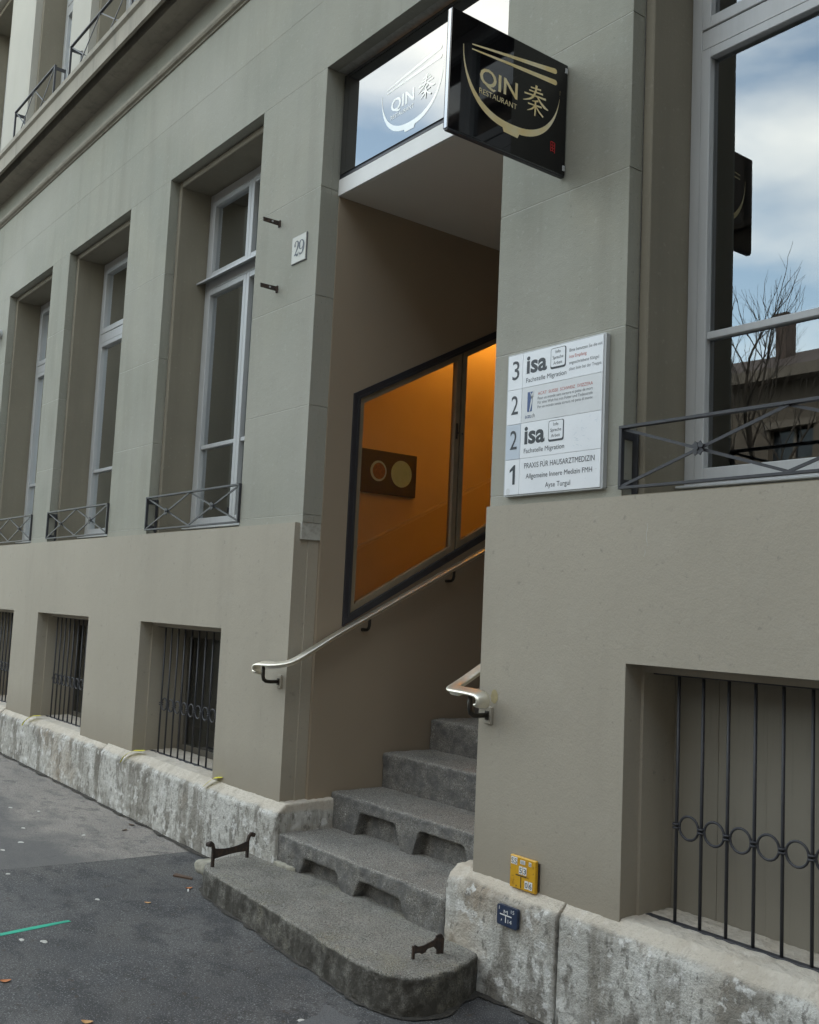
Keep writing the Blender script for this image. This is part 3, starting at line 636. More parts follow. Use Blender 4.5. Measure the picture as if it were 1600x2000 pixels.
MB().tube([(-5.36, 1.15, 3.72), (-5.36, 2.9, 3.80)], .018, 10).build('lamp', 'warm_tube', S)
pic = thing('picture', (XI+.01, 1.05, 2.3), 'dark framed food photograph of a soup bowl and a pale plate', 'picture')
py0, py1, pz0, pz1 = .74, 1.275, 2.300, 2.592
MB().box((XI+.002, py0, pz0), (XI+.022, py1, pz1), .002).build('canvas', 'picture_dark', pic)
def disc(cy, cz, ry, rz, n=28): return poly([(cy+ry*math.cos(2*math.pi*k/n), cz+rz*math.sin(2*math.pi*k/n)) for k in range(n)])
UV = ((XI+.022, 0, 0), (0, 1, 0), (0, 0, 1), (1, 0, 0))
printed('bowl', [disc(.952, 2.452, .067, .070)], 'plate_print', pic, *UV, .001); printed('soup', [disc(.955, 2.452, .052, .056)], 'soup', pic, *UV, .002)
printed('plate', [disc(1.145, 2.452, .088, .092)], 'plate_print', pic, *UV, .001)

# ------------------------------------------------------------------ handrails
def handrail(sx, xr, label, brackets):
    """sx: +1 turns to +X at its foot, -1 to -X"""
    T_ = thing('handrail', (xr, 0, 1.0), label, 'handrail')
    zr = lambda y: 1.448+.51*(y-.354)
    pts = [(xr, y, zr(y)) for y in (2.9, 2.2, 1.6, 1.0, .6, .35, .2)]
    pts += [(xr, .10, 1.312), (xr, .02, 1.268), (xr, -.035, 1.238), (xr+sx*.006, -.078, 1.219), (xr+sx*.024, -.117, 1.208), (xr+sx*.053, -.142, 1.203), (xr+sx*.092, -.150, 1.201), (xr+sx*.14, -.150, 1.200), (xr+sx*.20, -.149, 1.197), (xr+sx*.228, -.147, 1.191), (xr+sx*.243, -.147, 1.178), (xr+sx*.245, -.147, 1.160), (xr+sx*.238, -.147, 1.148), (xr+sx*.222, -.147, 1.145)]
    fine = []
    for i in range(len(pts)-1):
        p0, p1, p2, p3 = [Vector(pts[max(0, min(len(pts)-1, j))]) for j in (i-1, i, i+1, i+2)]
        for k_ in range(4):
            t = k_/4; fine.append(.5*((2*p1)+(p2-p0)*t+(2*p0-5*p1+4*p2-p3)*t*t+(3*p1-p0-3*p2+p3)*t**3))
    fine.append(Vector(pts[-1]))
    prof = [(.033*math.copysign(abs(math.cos(a))**.7, math.cos(a)), .0085*math.copysign(abs(math.sin(a))**.8, math.sin(a))) for a in [2*math.pi*k_/16 for k_ in range(16)]]
    MB().tube(fine, 0, prof=prof).build('rail', 'nickel', T_, True)
    cut = [p-Vector((0, 0, .014)) for p in fine[:-26]]
    MB().tube(cut, 0, prof=[(-.017, -.006), (.017, -.006), (.017, .006), (-.017, .006)]).build('under_bar', 'nickel', T_)
    # foot bracket, fixed to the front of the pier
    xb = xr+sx*.165
    m = MB(); m.tube([(xb, -.147, 1.19), (xb, -.147, 1.13), (xb, -.142, 1.112), (xb, -.128, 1.102), (xb, -.105, 1.099), (xb, LY+.002, 1.099)], .0105, 10); m.build('bracket', 'bronze', T_, True)
    MB().box((xb-.024, LY-.012, 1.062), (xb+.024, LY+.001, 1.136), .003).build('bracket_plate', 'lower_paint', T_)
    MB().box((xb-.011, LY-.018, 1.08), (xb+.011, LY-.0115, 1.118), .002).build('bracket_plate', 'bronze', T_)
    xw = XW if sx < 0 else -3.352
    for yb in brackets:
        zz = zr(yb); MB().tube([(xr, yb, zz-.012), (xr, yb, zz-.06), (xr+sx*.006, yb, zz-.076), (xr+sx*.02, yb, zz-.086), (xr+sx*.04, yb, zz-.088), (xw, yb, zz-.088)], .0095, 10).build('bracket', 'bronze', T_, True)
    return T_
handrail(-1, -4.835, 'polished metal handrail climbing beneath the orange display window', (.44, 1.06, 1.68))
rr_ = handrail(1, -3.425, 'polished metal handrail hooking round the pier below the white directory sign', (.6, 1.3))
printed('worn_spot', [poly([(-3.232+.021*math.cos(2*math.pi*k/18)*(1+.1*math.sin(3*k)), 1.180+.030*math.sin(2*math.pi*k/18)) for k in range(18)])], 'brass_worn', rr_, (0, LY, 0), (1, 0, 0), (0, 0, 1), (0, -1, 0), .001)

# ------------------------------------------------------------------ restaurant signs
def brushed_qin():
    S_ = []
    A = lambda p, w: S_.append(stroke(p, w))
    A([(.30,.86),(.50,.885),(.70,.91)], [.05,.045,.06]); A([(.24,.745),(.50,.77),(.78,.80)], [.05,.045,.065]); A([(.06,.60),(.50,.645),(.90,.675)], [.055,.05,.07])
    A([(.52,.99),(.49,.80),(.40,.60),(.24,.46),(.02,.36)], [.085,.075,.07,.055,.02]); A([(.54,.66),(.68,.52),(.84,.41),(1.0,.37)], [.04,.075,.095,.03])
    A([(.60,.52),(.50,.475),(.36,.44)], [.065,.05,.02]); A([(.20,.31),(.48,.335),(.74,.365)], [.05,.045,.06]); A([(.485,.48),(.49,.25),(.475,.0)], [.06,.065,.05])
    A([(.47,.32),(.36,.19),(.18,.08)], [.055,.05,.015]); A([(.50,.32),(.63,.18),(.80,.07)], [.04,.065,.06])
    return S_
def logo(parent, O, u, v, n, w, h, mat, lift=.0012):
    def sc(polys): return [([(p[0]*w, p[1]*h) for p in ps], fs) for ps, fs in polys]
    k_ = 40; outer, inner = [], []
    for i in range(k_+1):
        th = math.pi*i/k_; c, s_ = math.cos(th), math.sin(th)
        outer.append((.5125-.4185*math.copysign(abs(c)**.82, c), .735-.548*s_**.95)); inner.append((.5155-.4165*math.copysign(abs(c)**.84, c)+.0, .735-.487*s_**1.02))
    pts = []
    for a, b in zip(outer, inner): pts += [a, b]
    P_ = [(pts, [(2*i, 2*i+1, 2*i+3, 2*i+2) for i in range(k_)])]
    printed('bowl_emblem', sc(P_), mat, parent, O, u, v, n, lift); printed('bowl_emblem', sc([poly([(.425, .225), (.448, .158), (.566, .152), (.590, .215)])]), mat, parent, O, u, v, n, lift+.0004)
    C_ = [stroke([(.165, .768), (.5, .826), (.878, .888)], [.010, .026, .048]), stroke([(.165, .728), (.5, .758), (.882, .788)], [.010, .026, .048])]
    C_.append(disc(.878, .888, .018, .024, 14)); C_.append(disc(.882, .788, .018, .024, 14))
    for j, c_ in enumerate(C_): printed('chopstick_emblem', sc([c_]), mat, parent, O, u, v, n, lift+(.0004 if j > 1 else 0))
    tp, tf = text_poly('QIN', .236*w, .480*h, .200*h, .318*w, .014); printed('lettering', [(tp, tf)], mat, parent, O, u, v, n, lift)
    tp, tf = text_poly('RESTAURANT', .236*w, .392*h, .066*h, .316*w, 0); printed('lettering', [(tp, tf)], mat, parent, O, u, v, n, lift)
    q = [([(.598+.228*p[0], .408+.275*p[1]) for p in ps], fs) for ps, fs in brushed_qin()]
    for j, pf in enumerate(sc(q)): printed('character_stroke', [pf], mat, parent, O, u, v, n, lift+.0003*j)
# panel over the entrance
pz0, pz1 = 4.033, 4.672
OP = thing('entrance_sign', (-4.13, .129, pz0), 'wide glossy black entrance panel mirroring the sky, pale bowl logo, above stairwell', 'sign')
MB().box((XL+.003, .122, pz0), (XR-.003, .16, pz1), .002).build('back_frame', 'case_frame', OP)
MB().box((XL+.014, .1145, pz0+.022), (XR-.003, .1213, pz1-.004), .001).build('panel', 'panel_black', OP)
logo(OP, (-4.565, .1145, 4.015), (1, 0, 0), (0, 0, 1), (0, -1, 0), .655, .497, 'logo_pale')
# projecting sign
SX, SY0, SY1, SZ0, SZ1 = -2.9475, -.650, -.004, 3.384, 3.876
PS = thing('projecting_sign', (SX, 0, SZ0), 'black square projecting sign with gold bowl and chopsticks logo', 'sign')
MB().box((SX-.026, SY0, SZ0), (SX-.0035, SY1, SZ1), .003).build('sign_box', 'sign_edge', PS)
MB().box((SX-.0035, SY0+.0015, SZ0+.0015), (SX, SY1-.0015, SZ1-.0015), .0008).build('face_panel', 'sign_black', PS)
MB().box((SX-.0295, SY0+.0015, SZ0+.0015), (SX-.0262, SY1-.0015, SZ1-.0015), .0008).build('face_panel', 'sign_black', PS)
MB().box((SX-.025, SY0+.004, SZ0-.006), (SX-.004, SY1, SZ0+.0005), .001).build('bottom_trim', 'case_frame', PS)
logo(PS, (SX, SY0, SZ0), (0, 1, 0), (0, 0, 1), (1, 0, 0), .646, .492, 'gold')
sl = []
for (a, b, c, d) in ((.865,.255,.895,.25),(.862,.255,.862,.165),(.897,.25,.897,.16),(.868,.225,.892,.222),(.868,.2,.892,.197),(.88,.25,.88,.17),(.868,.175,.892,.172)): sl.append(stroke([(a*.646, b*.492), (c*.646, d*.492)], [.004, .004], 2))
for pf in sl: printed('seal_stroke', [pf], 'red_print', PS, (SX, SY0, SZ0), (0, 1, 0), (0, 0, 1), (1, 0, 0), .0012)
for zz in (SZ0+.03, SZ1-.03):
    MB().tube([(SX-.014, SY1-.002, zz), (SX-.014, .004, zz)], .011, 10).build('fixing', 'aluminium', PS); MB().box((SX+.0005, SY1-.018, zz-.012), (SX+.004, SY1-.004, zz+.012), .001).build('fixing', 'aluminium', PS)

# ------------------------------------------------------------------ directory sign
DX0, DX1, DZ0, DZ1, DY = -3.236, -2.672, 2.030, 2.652, -.024
DW, DH = DX1-DX0, DZ1-DZ0
D = thing('directory_sign', (DX0, 0, DZ0), 'white directory board with numbered rows of black lettering on the pier', 'sign')
MB().prism([(DX0+p[0], -.001, DZ0+p[1]) for p in rrect(0, 0, DW, DH, .008)], (0, DY+.0025, 0)).build('backing_plate', 'aluminium', D)
cw = .172*DW; rh = (DH-.012)/4; U = ((DX0, DY, DZ0), (1, 0, 0), (0, 0, 1), (0, -1, 0))
nm_m = ['sign_white', 'sign_white', 'sign_bluegrey', 'sign_white']; tx_m = ['sign_white', 'sign_offwhite', 'sign_white', 'sign_white']
def pr(polys, mat='print_dark', nm='lettering', lift=.0026): printed(nm, polys, mat, D, *U, lift)
def tx(s, x, y, size, width=None, bold=0, align='L', mat='print_dark'): pr([text_poly(s, x*DW, y, size, width*DW if width else None, bold, align)], mat)
for r_ in range(4):
    zt = DZ1-.006-rh*r_; zb2 = zt-rh
    MB().box((DX0+.008, DY-.002, zb2+.0007), (DX0+cw-.0006, DY+.002, zt-.0007), .0005).build('number_tile', nm_m[r_], D)
    MB().box((DX0+cw+.0006, DY-.002, zb2+.0007), (DX1-.012, DY+.002, zt-.0007), .0005).build('name_tile', tx_m[r_], D)
    y0 = zb2-DZ0
    if r_ < 3: tx('322'[r_], .098, y0+.044, .118, .075, .004, 'C')
    else: pr([([(.100*DW, y0+.044), (.127*DW, y0+.044), (.127*DW, y0+.128), (.112*DW, y0+.128), (.067*DW, y0+.108), (.067*DW, y0+.096), (.100*DW, y0+.106)], [(0, 1, 2, 3, 6), (3, 4, 5, 6)])])
    if r_ in (0, 2):
        tx('isa', .215, y0+.062, .108, .215, .030)
        k0, k1 = .465*DW, .612*DW
        outer = rrect(k0+.001, y0+.055, k1+.006, y0+.143, .010); inner = rrect(k0+.003, y0+.064, k1, y0+.141, .008)
        pts = []
        for a, b in zip(outer, inner): pts += [a, b]
        n_ = len(outer); pr([(pts, [(2*i, 2*i+1, (2*i+3) % (2*n_), (2*i+2) % (2*n_)) for i in range(n_)])], nm='key_outline')
        for j, w_ in enumerate(('Info', 'Sprache', 'Arbeit')): tx(w_, (k0+k1)/2/DW+.002, y0+.120-.0235*j, .0195, None, .0, 'C')
        tx('Fachstelle Migration', .215, y0+.021, .0285, .415, 0)
    if r_ == 0:
        for j, (w_, ww) in enumerate((('Bitte benutzen Sie die mit', .315), (None, 0), ('angeschriebene Klingel', .285), ('oben links bei der Treppe.', .315))):
            yy = y0+.112-.0262*j
            if w_: tx(w_, .655, yy, .0195, ww, 0, 'L', 'print_grey')
            else: tx('isa', .655, yy, .0195, .045, 0, 'L', 'print_red'); tx('Empfang', .71, yy, .0195, .112, 0, 'L', 'print_red')
    if r_ == 1:
        pr([poly([(.235*DW, y0+.045), (.285*DW, y0+.045), (.29*DW, y0+.13), (.235*DW, y0+.13)])], 'print_blue', 'emblem')
        pr([stroke([(.262*DW, y0+.045), (.278*DW, y0+.085), (.285*DW, y0+.125)], [.003, .008, .003]), stroke([(.282*DW, y0+.1), (.292*DW, y0+.118), (.30*DW, y0+.135)], [.006, .005, .003]), stroke([(.281*DW, y0+.105), (.272*DW, y0+.12), (.262*DW, y0+.128)], [.006, .004, .002])], 'sign_offwhite', 'emblem', .0032)
        tx('acat', .215, y0+.018, .027, .06, 0, 'L', 'print_blue'); tx('.ch', .277, y0+.018, .027, .04, 0, 'L', 'print_grey')
        tx('ACAT  SUISSE  SCHWEIZ  SVIZZERA', .345, y0+.110, .0185, .545, 0, 'L', 'print_red')
        for j, w_ in enumerate(('Pour un monde sans torture ni peine de mort', 'Für eine Welt frei von Folter und Todesstrafe', 'Per un mondo senza tortura né pena di morte')): tx(w_, .345, y0+.090-.0185*j, .0175, .545, 0, 'L', 'print_grey')
    if r_ == 3:
        tx('PRAXIS FÜR HAUSARZTMEDIZIN', .575, y0+.108, .033, .70, 0, 'C'); tx('Allgemeine Innere Medizin FMH', .575, y0+.064, .030, .66, 0, 'C'); tx('Ayse Turgul', .575, y0+.020, .030, .25, 0, 'C')
pr([disc(.055*DW, .022, .013, .014, 16)], 'sign_offwhite', 'sticker')
sc_ = []
for j in range(16):
    x_, y_ = (.70+.26*random.random())*DW, DH*.25+.02+random.random()*.115; a_ = random.uniform(-.5, 1.6); l_ = random.uniform(.006, .02)
    sc_.append(stroke([(x_, y_), (x_+l_*math.cos(a_), y_+l_*math.sin(a_))], [.0008, .0012], 2))
pr(sc_, 'sign_bluegrey', 'scratches')

# ------------------------------------------------------------------ house number plate
H = thing('house_number_plate', (-5.115, 0, 3.55), 'cream enamel house number plate reading 29 beside the entrance', 'number plate')
HX0, HX1, HZ0, HZ1 = -5.194, -5.036, 3.552, 3.716
MB().box((HX0, -.010, HZ0), (HX1, -.0005, HZ1), .002).build('plate', 'enamel_cream', H)
UH = ((HX0, -.010, HZ0), (1, 0, 0), (0, 0, 1), (0, -1, 0)); w, h = HX1-HX0, HZ1-HZ0
MB().box((HX0-.003, -.006, HZ0-.003), (HX1+.003, -.0008, HZ1+.003), .001).build('rim', 'print_grey', H)
def num(polys):
    for j, (ps, fs) in enumerate(polys): printed('lettering', [([(p[0]*w, p[1]*h) for p in ps], fs)], 'print_dark', H, *UH, .001+.0003*j)
two = [stroke([(.16,.60),(.155,.70),(.22,.78),(.32,.78),(.385,.69),(.37,.57),(.30,.45),(.20,.33),(.135,.255)], [.10,.07,.03,.04,.11,.12,.08,.04,.03]), stroke([(.135,.27),(.22,.30),(.32,.26),(.40,.27),(.435,.36)], [.05,.06,.10,.07,.02]), disc(.165,.63,.05,.045,12)]
nine = [stroke([(.72,.44),(.60,.44),(.545,.54),(.55,.68),(.64,.76),(.75,.72)], [.03,.04,.11,.11,.04,.03]), stroke([(.72,.76),(.80,.68),(.835,.55),(.81,.38),(.72,.26),(.60,.235)], [.03,.08,.13,.12,.05,.03]), stroke([(.72,.44),(.77,.48),(.80,.55)], [.03,.03,.05]), disc(.60,.27,.05,.045,12)]
num([([(p[0]+.07, p[1]+.02) for p in ps], fs) for ps, fs in two]); num([([(p[0]+.02, p[1]+.02) for p in ps], fs) for ps, fs in nine])

# ------------------------------------------------------------------ utility marker plates
Yw = thing('utility_marker', (-3.01, LY, .43), 'yellow utility marker plate with black figures standing on the plinth', 'marker plate')
YX0, YZ0, YW_, YH_ = -3.082, .440, .146, .126
MB().box((YX0, LY-.020, YZ0), (YX0+YW_, LY-.004, YZ0+YH_), .003).build('plate', 'enamel_yellow', Yw)
MB().box((YX0+.02, LY-.005, YZ0+.01), (YX0+YW_+.006, LY+.001, YZ0+YH_-.01), .001).build('bracket', 'rust', Yw)
UY = ((YX0, LY-.020, YZ0), (1, 0, 0), (0, 0, 1), (0, -1, 0))
def py(polys, mat, nm='lettering', lift=.0012): printed(nm, polys, mat, Yw, *UY, lift)
def yl(s, x0, y0, w_, h_):
    py([poly([(x0, y0), (x0+w_, y0), (x0+w_, y0+h_), (x0, y0+h_)])], 'paper_white', 'figure_tile'); py([text_poly(s, x0+w_*.5, y0+h_*.14, h_*.98, w_*.72, 0, 'C')], 'print_dark', lift=.002)
yl('S', .008, .092, .017, .029); yl('S', .026, .092, .017, .029); yl('5', .054, .060, .020, .031); yl('3', .077, .060, .020, .031); yl('0', .088, .010, .020, .031); yl('6', .111, .010, .020, .031)
yl('GATE', .060, .100, .028, .016); yl('50', .108, .100, .015, .016)
py([poly([(.036, .052), (.098, .052), (.098, .056), (.036, .056)])], 'print_dark', 'figure_line'); py([poly([(.064, .006), (.068, .006), (.068, .052), (.064, .052)])], 'print_dark', 'figure_line'); py([stroke([(.042, .014), (.039, .007)], [.005, .002], 2)], 'print_dark', 'figure_line')
Bl = thing('utility_marker', (-3.04, -.1, .3), 'small dark blue utility marker plate with white figures on the limestone plinth', 'marker plate')
bx0, bz0, bw, bh = -3.093, .300, .115, .078
m = MB().prism([(bx0+p[0], -.092, bz0+p[1]) for p in rrect(0, 0, bw, bh, .008)], (0, -.014, 0)); m.build('plate', 'enamel_blue', Bl)
UB = ((bx0, -.106, bz0), (1, 0, 0), (0, 0, 1), (0, -1, 0))
def pb(polys, nm='lettering'): printed(nm, polys, 'paper_white', Bl, *UB, .0012)
pb([poly([(.018, .040), (.085, .040), (.085, .0445), (.018, .0445)])], 'figure_line'); pb([poly([(.049, .014), (.0535, .014), (.0535, .040), (.049, .040)])], 'figure_line')
pb([text_poly('M', .051, .047, .021, .022, 0, 'C')]); pb([text_poly('1', .013, .058, .020, None, 0, 'C')]); pb([text_poly('15', .090, .056, .019, .018, 0, 'C')]); pb([text_poly('14', .075, .015, .021, .022, 0, 'C')]); pb([stroke([(.029, .024), (.026, .016)], [.004, .002], 2)], 'figure_line')

# ------------------------------------------------------------------ rusty bracket stubs and cable boss
for (bx, bz, lb) in ((-5.375, 3.862, 'rusty iron bracket stub on the pier above the house number plate'), (-5.36, 3.445, 'rusty iron bracket stub on the pier below the house number plate')):
    t_ = thing('wall_bracket', (bx, 0, bz), lb, 'bracket', 'bracket stubs on the pier')
    MB().prism([(bx-.004, 0.02, bz-.014), (bx-.004, -.115, bz-.012), (bx-.004, -.118, bz+.012), (bx-.004, 0.02, bz+.014)], (.008, 0, 0)).build('strap', 'rust', t_)
    MB().tube([(bx-.006, -.055, bz), (bx+.008, -.055, bz)], .006, 8).build('bolt', 'aluminium', t_)
    MB().box((bx-.012, -.008, bz-.024), (bx+.012, .001, bz+.02), .003).build('foot', 'rust', t_)
t_ = thing('wall_bracket', (-11.36, 0, 4.31), 'grey cable boss fixed to the far end of the stone wall', 'bracket')
MB().tube([(-11.36, .0, 4.31), (-11.36, -.09, 4.31)], .05, 14).build('boss', 'aluminium', t_); MB().ring((-11.36, -.07, 4.25), .05, .012, (1, 0, 0), (0, 0, 1)).build('loop', 'iron', t_)

# ------------------------------------------------------------------ window railings
def rail_parts(T_, x0, x1, z0, z1, y, depth, flower=True):
    bx = lambda nm, a, b, bv=.001: MB().box(a, b, bv).build(nm, 'iron', T_)
    bx('top_rail', (x0, y-.012, z1-.012), (x1, y+.012, z1)); bx('bottom_rail', (x0, y-.009, z0), (x1, y+.009, z0+.011))
    for s, xx in ((1, x0), (-1, x1)):
        bx('post', (min(xx, xx+s*.014), y-.010, z0+.011), (max(xx, xx+s*.014), y+.010, z1-.012))
        xa = xx+s*.004
        bx('wall_strap', (min(xa, xa+s*.008), y+.0105, z1-.05), (max(xa, xa+s*.008), y+depth, z1-.014)); bx('wall_strap', (min(xa, xa+s*.008), y+.0105, z0+.012), (max(xa, xa+s*.008), y+depth, z0+.04))
        bx('back_post', (min(xa, xa+s*.026), y+depth-.006, z0-.03), (max(xa, xa+s*.026), y+depth+.004, z1-.012))
    n_ = 2; w_ = (x1-x0)/n_
    for j in range(n_):
        a, b = x0+w_*j+(.014 if j == 0 else 0), x0+w_*(j+1)-(.014 if j == n_-1 else 0)
        for dy, (za, zb2) in ((-.0035, (z0+.011, z1-.012)), (.0035, (z1-.012, z0+.011))):
            MB().tube([(a, y+dy, za), (b, y+dy, zb2)], 0, prof=[(-.0032, -.0055), (.0032, -.0055), (.0032, .0055), (-.0032, .0055)]).build('diagonal_bar', 'iron', T_)
        if flower:
            c = Vector(((a+b)/2, y-.009, (z0+z1)/2)); m_ = MB()
            for q in range(4):
                an = math.pi/4+q*math.pi/2; d = Vector((math.cos(an), 0, math.sin(an))); e_ = Vector((-math.sin(an), 0, math.cos(an)))
                m_.prism([c+d*.004-e_*.004, c+d*.016-e_*.013, c+d*.027-e_*.010, c+d*.024, c+d*.027+e_*.010, c+d*.016+e_*.013, c+d*.004+e_*.004], (0, -.005, 0))
            m_.build('rosette', 'iron', T_); MB().tube([c+Vector((0, .004, 0)), c+Vector((0, -.010, 0))], .007, 10).build('rosette_boss', 'iron', T_)
rl = ['third window along from the house number plate', 'second window along from the house number plate', 'window next to the house number plate', 'window beside the white directory sign']
for i, (a, b) in enumerate(WIN[:4]):
    T_ = thing('window_railing', ((a+b)/2, 0, 2.0), 'low black iron railing at the '+rl[i], 'railing', 'low iron railings at the ground floor windows')
    rail_parts(T_, a-.006, b+.006, 2.022, 2.268, -.008, .07)
for i, (a, b, lb) in enumerate(((-11.16, -9.86, 'upper window nearer the building end'), (-9.43, -7.9, 'upper window over the middle windows'))):
    T_ = thing('window_railing', ((a+b)/2, -.1, 6.15), 'thin iron railing with crossed bars at the '+lb, 'railing', 'iron railings above the cornice')
    rail_parts(T_, a, b, 6.24, 6.722, -.10, .098, False)

# ------------------------------------------------------------------ basement grilles
def grille(a, b, label, nb):
    T_ = thing('window_grille', ((a+b)/2, .1, .45), label, 'grille', 'iron grilles over the basement openings')
    y = .1; zlo, zhi, zr = .452, 1.345, .795
    sp = .1065; x0 = a+.14; n_ = int((b-.12-x0)/sp)+1
    bar = MB().tube([(0, 0, 0), (0, 0, zhi-zlo)], .0062, 8).mesh(); bar.materials.append(MAT['iron'])
    ring = MB().ring((0, 0, 0), .041, .0048, (1, 0, 0), (0, 0, 1)).mesh(); ring.materials.append(MAT['iron'])
    col_ = MB()
    for dz in (-.0065, .0065): col_.ring((0, 0, dz), .0118, .0042, (1, 0, 0), (0, 1, 0), 14, 6)
    col_ = col_.mesh(); col_.materials.append(MAT['iron'])
    for me_ in (bar, ring, col_):
        for p_ in me_.polygons: p_.use_smooth = True
    for j in range(n_):
        x_ = x0+sp*j
        for nm, me_, loc, ok in (('bar', bar, (x_, y, zlo), 1), ('collar', col_, (x_, y, zr), 1), ('ring', ring, (x_+sp/2, y, zr), j < n_-1)):
            if not ok: continue
            o = bpy.data.objects.new(nm, me_); COL.objects.link(o); o.parent = T_; o.location = Vector(loc)-origin(T_)
    MB().box((a+.016, y-.016, zlo-.012), (b-.016, y+.016, zlo+.006), .002).build('bottom_rail', 'iron', T_); MB().box((a+.03, y-.012, zhi-.016), (b-.03, y+.012, zhi-.006), .001).build('top_rail', 'iron', T_)
for i, lb in ((0, 'third basement window along from the stair handrail'), (1, 'second basement window along from the stair handrail'), (2, 'dark basement window next to the stair handrail'), (3, 'beige boarded basement opening')):
    grille(*BW[i], 'black ring-row iron grille over the '+lb, 10)

# ------------------------------------------------------------------ boot scrapers
def scraper(p0, p1, h, label, worn_):
    p0, p1 = Vector(p0), Vector(p1); d = (p1-p0); Ln = d.length; d.normalize(); nrm = d.cross(Vector((0, 0, 1))); z0 = p0.z
    T_ = thing('boot_scraper', tuple((p0+p1)/2), label, 'boot scraper')
    Q = lambda s, t: p0+d*s+Vector((0, 0, t))-nrm*.004
    def part(nm, pts, th=.008): MB().prism([Q(*p) for p in pts], nrm*th).build(nm, 'rust', T_)
    if not worn_:
        for s, e in ((-1, 0), (1, Ln)):
            X_ = lambda o_: e+s*o_
            m_ = MB(); m_.tube([Q(X_(0), -.03), Q(X_(0), .05), Q(X_(.0), .095), Q(X_(.008), .118), Q(X_(.024), .130), Q(X_(.034), .127)], 0, side=nrm, prof=[(-.006, -.008), (.006, -.008), (.006, .008), (-.006, .008)]); m_.build('leg', 'rust', T_)
            m_ = MB(); m_.tube([Q(X_(.036), .122)-nrm*.012, Q(X_(.036), .122)+nrm*.012], .012, 12); m_.build('scroll', 'rust', T_)
        top = [(Ln*t, .098-.016*math.sin(math.pi*t)**.8) for t in [i/10 for i in range(11)]]; bot = [(Ln*t, .042+.006*math.sin(math.pi*t)) for t in [i/10 for i in range(10, -1, -1)]]
        part('blade', top+bot, .006)
    else:
        part('leg', [(0, -.03), (.012, -.03), (.012, .055), (0, .058)]); part('leg', [(Ln-.014, -.03), (Ln+.02, -.03), (Ln+.022, .062), (Ln+.006, .082), (Ln-.02, .078), (Ln-.014, .05)])
        MB().box(Q(Ln+.012, -.01)+Vector((-.014, -.003, 0)), Q(Ln+.012, .0)+Vector((.012, .003, .068))).build('strap', 'rust', T_)
        part('blade', [(.010, .026), (.035, .026), (.05, .018), (.068, .022), (.08, .034), (Ln-.03, .036), (Ln-.012, .02), (Ln-.01, .078), (Ln-.03, .062), (.06, .05), (.03, .05), (.014, .06), (.010, .055)], .006)
scraper((-4.955, -.405, .140), (-5.040, -.155, .140), .13, 'rusty iron boot scraper with curled ends on the bottom step', False)
scraper((-3.292, -.372, .140), (-3.297, -.228, .140), .07, 'worn-down broken boot scraper on the rounded corner of the bottom step', True)

# ------------------------------------------------------------------ tape, gum and leaves
def flat(name, pts, mat, label, cat, group=None, lift=.0045, th=.0012):
    m_ = MB().prism([(p[0], p[1], ground_z(p[0])+lift) for p in pts], (0, 0, th)); return tag(m_.build(name, mat), label, cat, group)
flat('tape_strip', [(-4.852, -1.195), (-4.828, -1.190), (-4.80, -1.35), (-4.775, -1.52), (-4.75, -1.80), (-4.776, -1.80), (-4.812, -1.5), (-4.835, -1.36)], 'tape_green', 'green tape strip stuck on the dark asphalt', 'tape')
for (tx_, lab, ln) in ((-6.97, 'yellow tape scrap on the plinth by the grille next to the handrail', .13), (-5.72, 'short yellow tape scrap on the plinth ledge beside the stair handrail', .07), (-9.20, 'yellow tape scrap on the plinth under the second basement grille from the handrail', .13)):
    w_ = .034; path = [(tx_+ln*1.3, -.012, .470), (tx_+ln*.5, -.045, .458), (tx_+.01, -.068, .432), (tx_-.01, -.092, .405)]
    if ln > .1: path.append((tx_-.028, -.104, .365))
    m_ = MB(); v = []
    for j, p in enumerate(path):
        ww = w_*(1.1-.25*j/4*2); v += [(p[0], p[1]-.0, p[2]+.013), (p[0]+ww*.8, p[1]-ww*.8, p[2]+.012), (p[0], p[1], p[2]+.0118), (p[0]+ww*.8, p[1]-ww*.8, p[2]+.0108)]
    f = []
    for j in range(len(path)-1):
        a = 4*j; f += [(a, a+1, a+5, a+4), (a+2, a+6, a+7, a+3), (a, a+4, a+6, a+2), (a+1, a+3, a+7, a+5)]
    e = 4*(len(path)-1); f += [(0, 2, 3, 1), (e, e+1, e+3, e+2)]
    tag(m_.add(v, f).build('tape_scrap', 'tape_yellow'), lab, 'tape', 'yellow tape scraps on the plinth')
gum = [(-7.46, -.696), (-7.264, -.563), (-6.808, -.806), (-6.444, -.932), (-6.467, -.535), (-5.106, -.959), (-4.681, -1.46), (-4.614, -1.384), (-5.762, -1.206), (-6.3, -1.079), (-3.325, -.853), (-8.1, -.75), (-9.2, -.5)]
for i, (x_, y_) in enumerate(gum):
    n_ = 12; r_ = random.uniform(.013, .020); base = -5.8 < x_; lf = .004 if base else 0; g = ground_z(x_)+lf
    v = []; ph = random.random()*6
    for (k_, hz) in ((1, .0004), (.8, .0028), (.3, .0036)):
        for j in range(n_):
            a = 2*math.pi*j/n_; q = r_*k_*(1+.22*math.sin(2*a+ph)+.12*math.sin(3*a+2*ph)); v.append((x_+q*math.cos(a), y_+q*.8*math.sin(a), g+hz))
    f = [tuple(range(2*n_, 3*n_))]+[(r0*n_+j, r0*n_+(j+1) % n_, (r0+1)*n_+(j+1) % n_, (r0+1)*n_+j) for r0 in (0, 1) for j in range(n_)]
    tag(MB().add(v, f).build('chewing_gum', 'gum'), 'trodden pale chewing gum spot on the '+('dark new asphalt' if base else 'lighter old pavement'), 'chewing gum', 'chewing gum spots on the pavement')
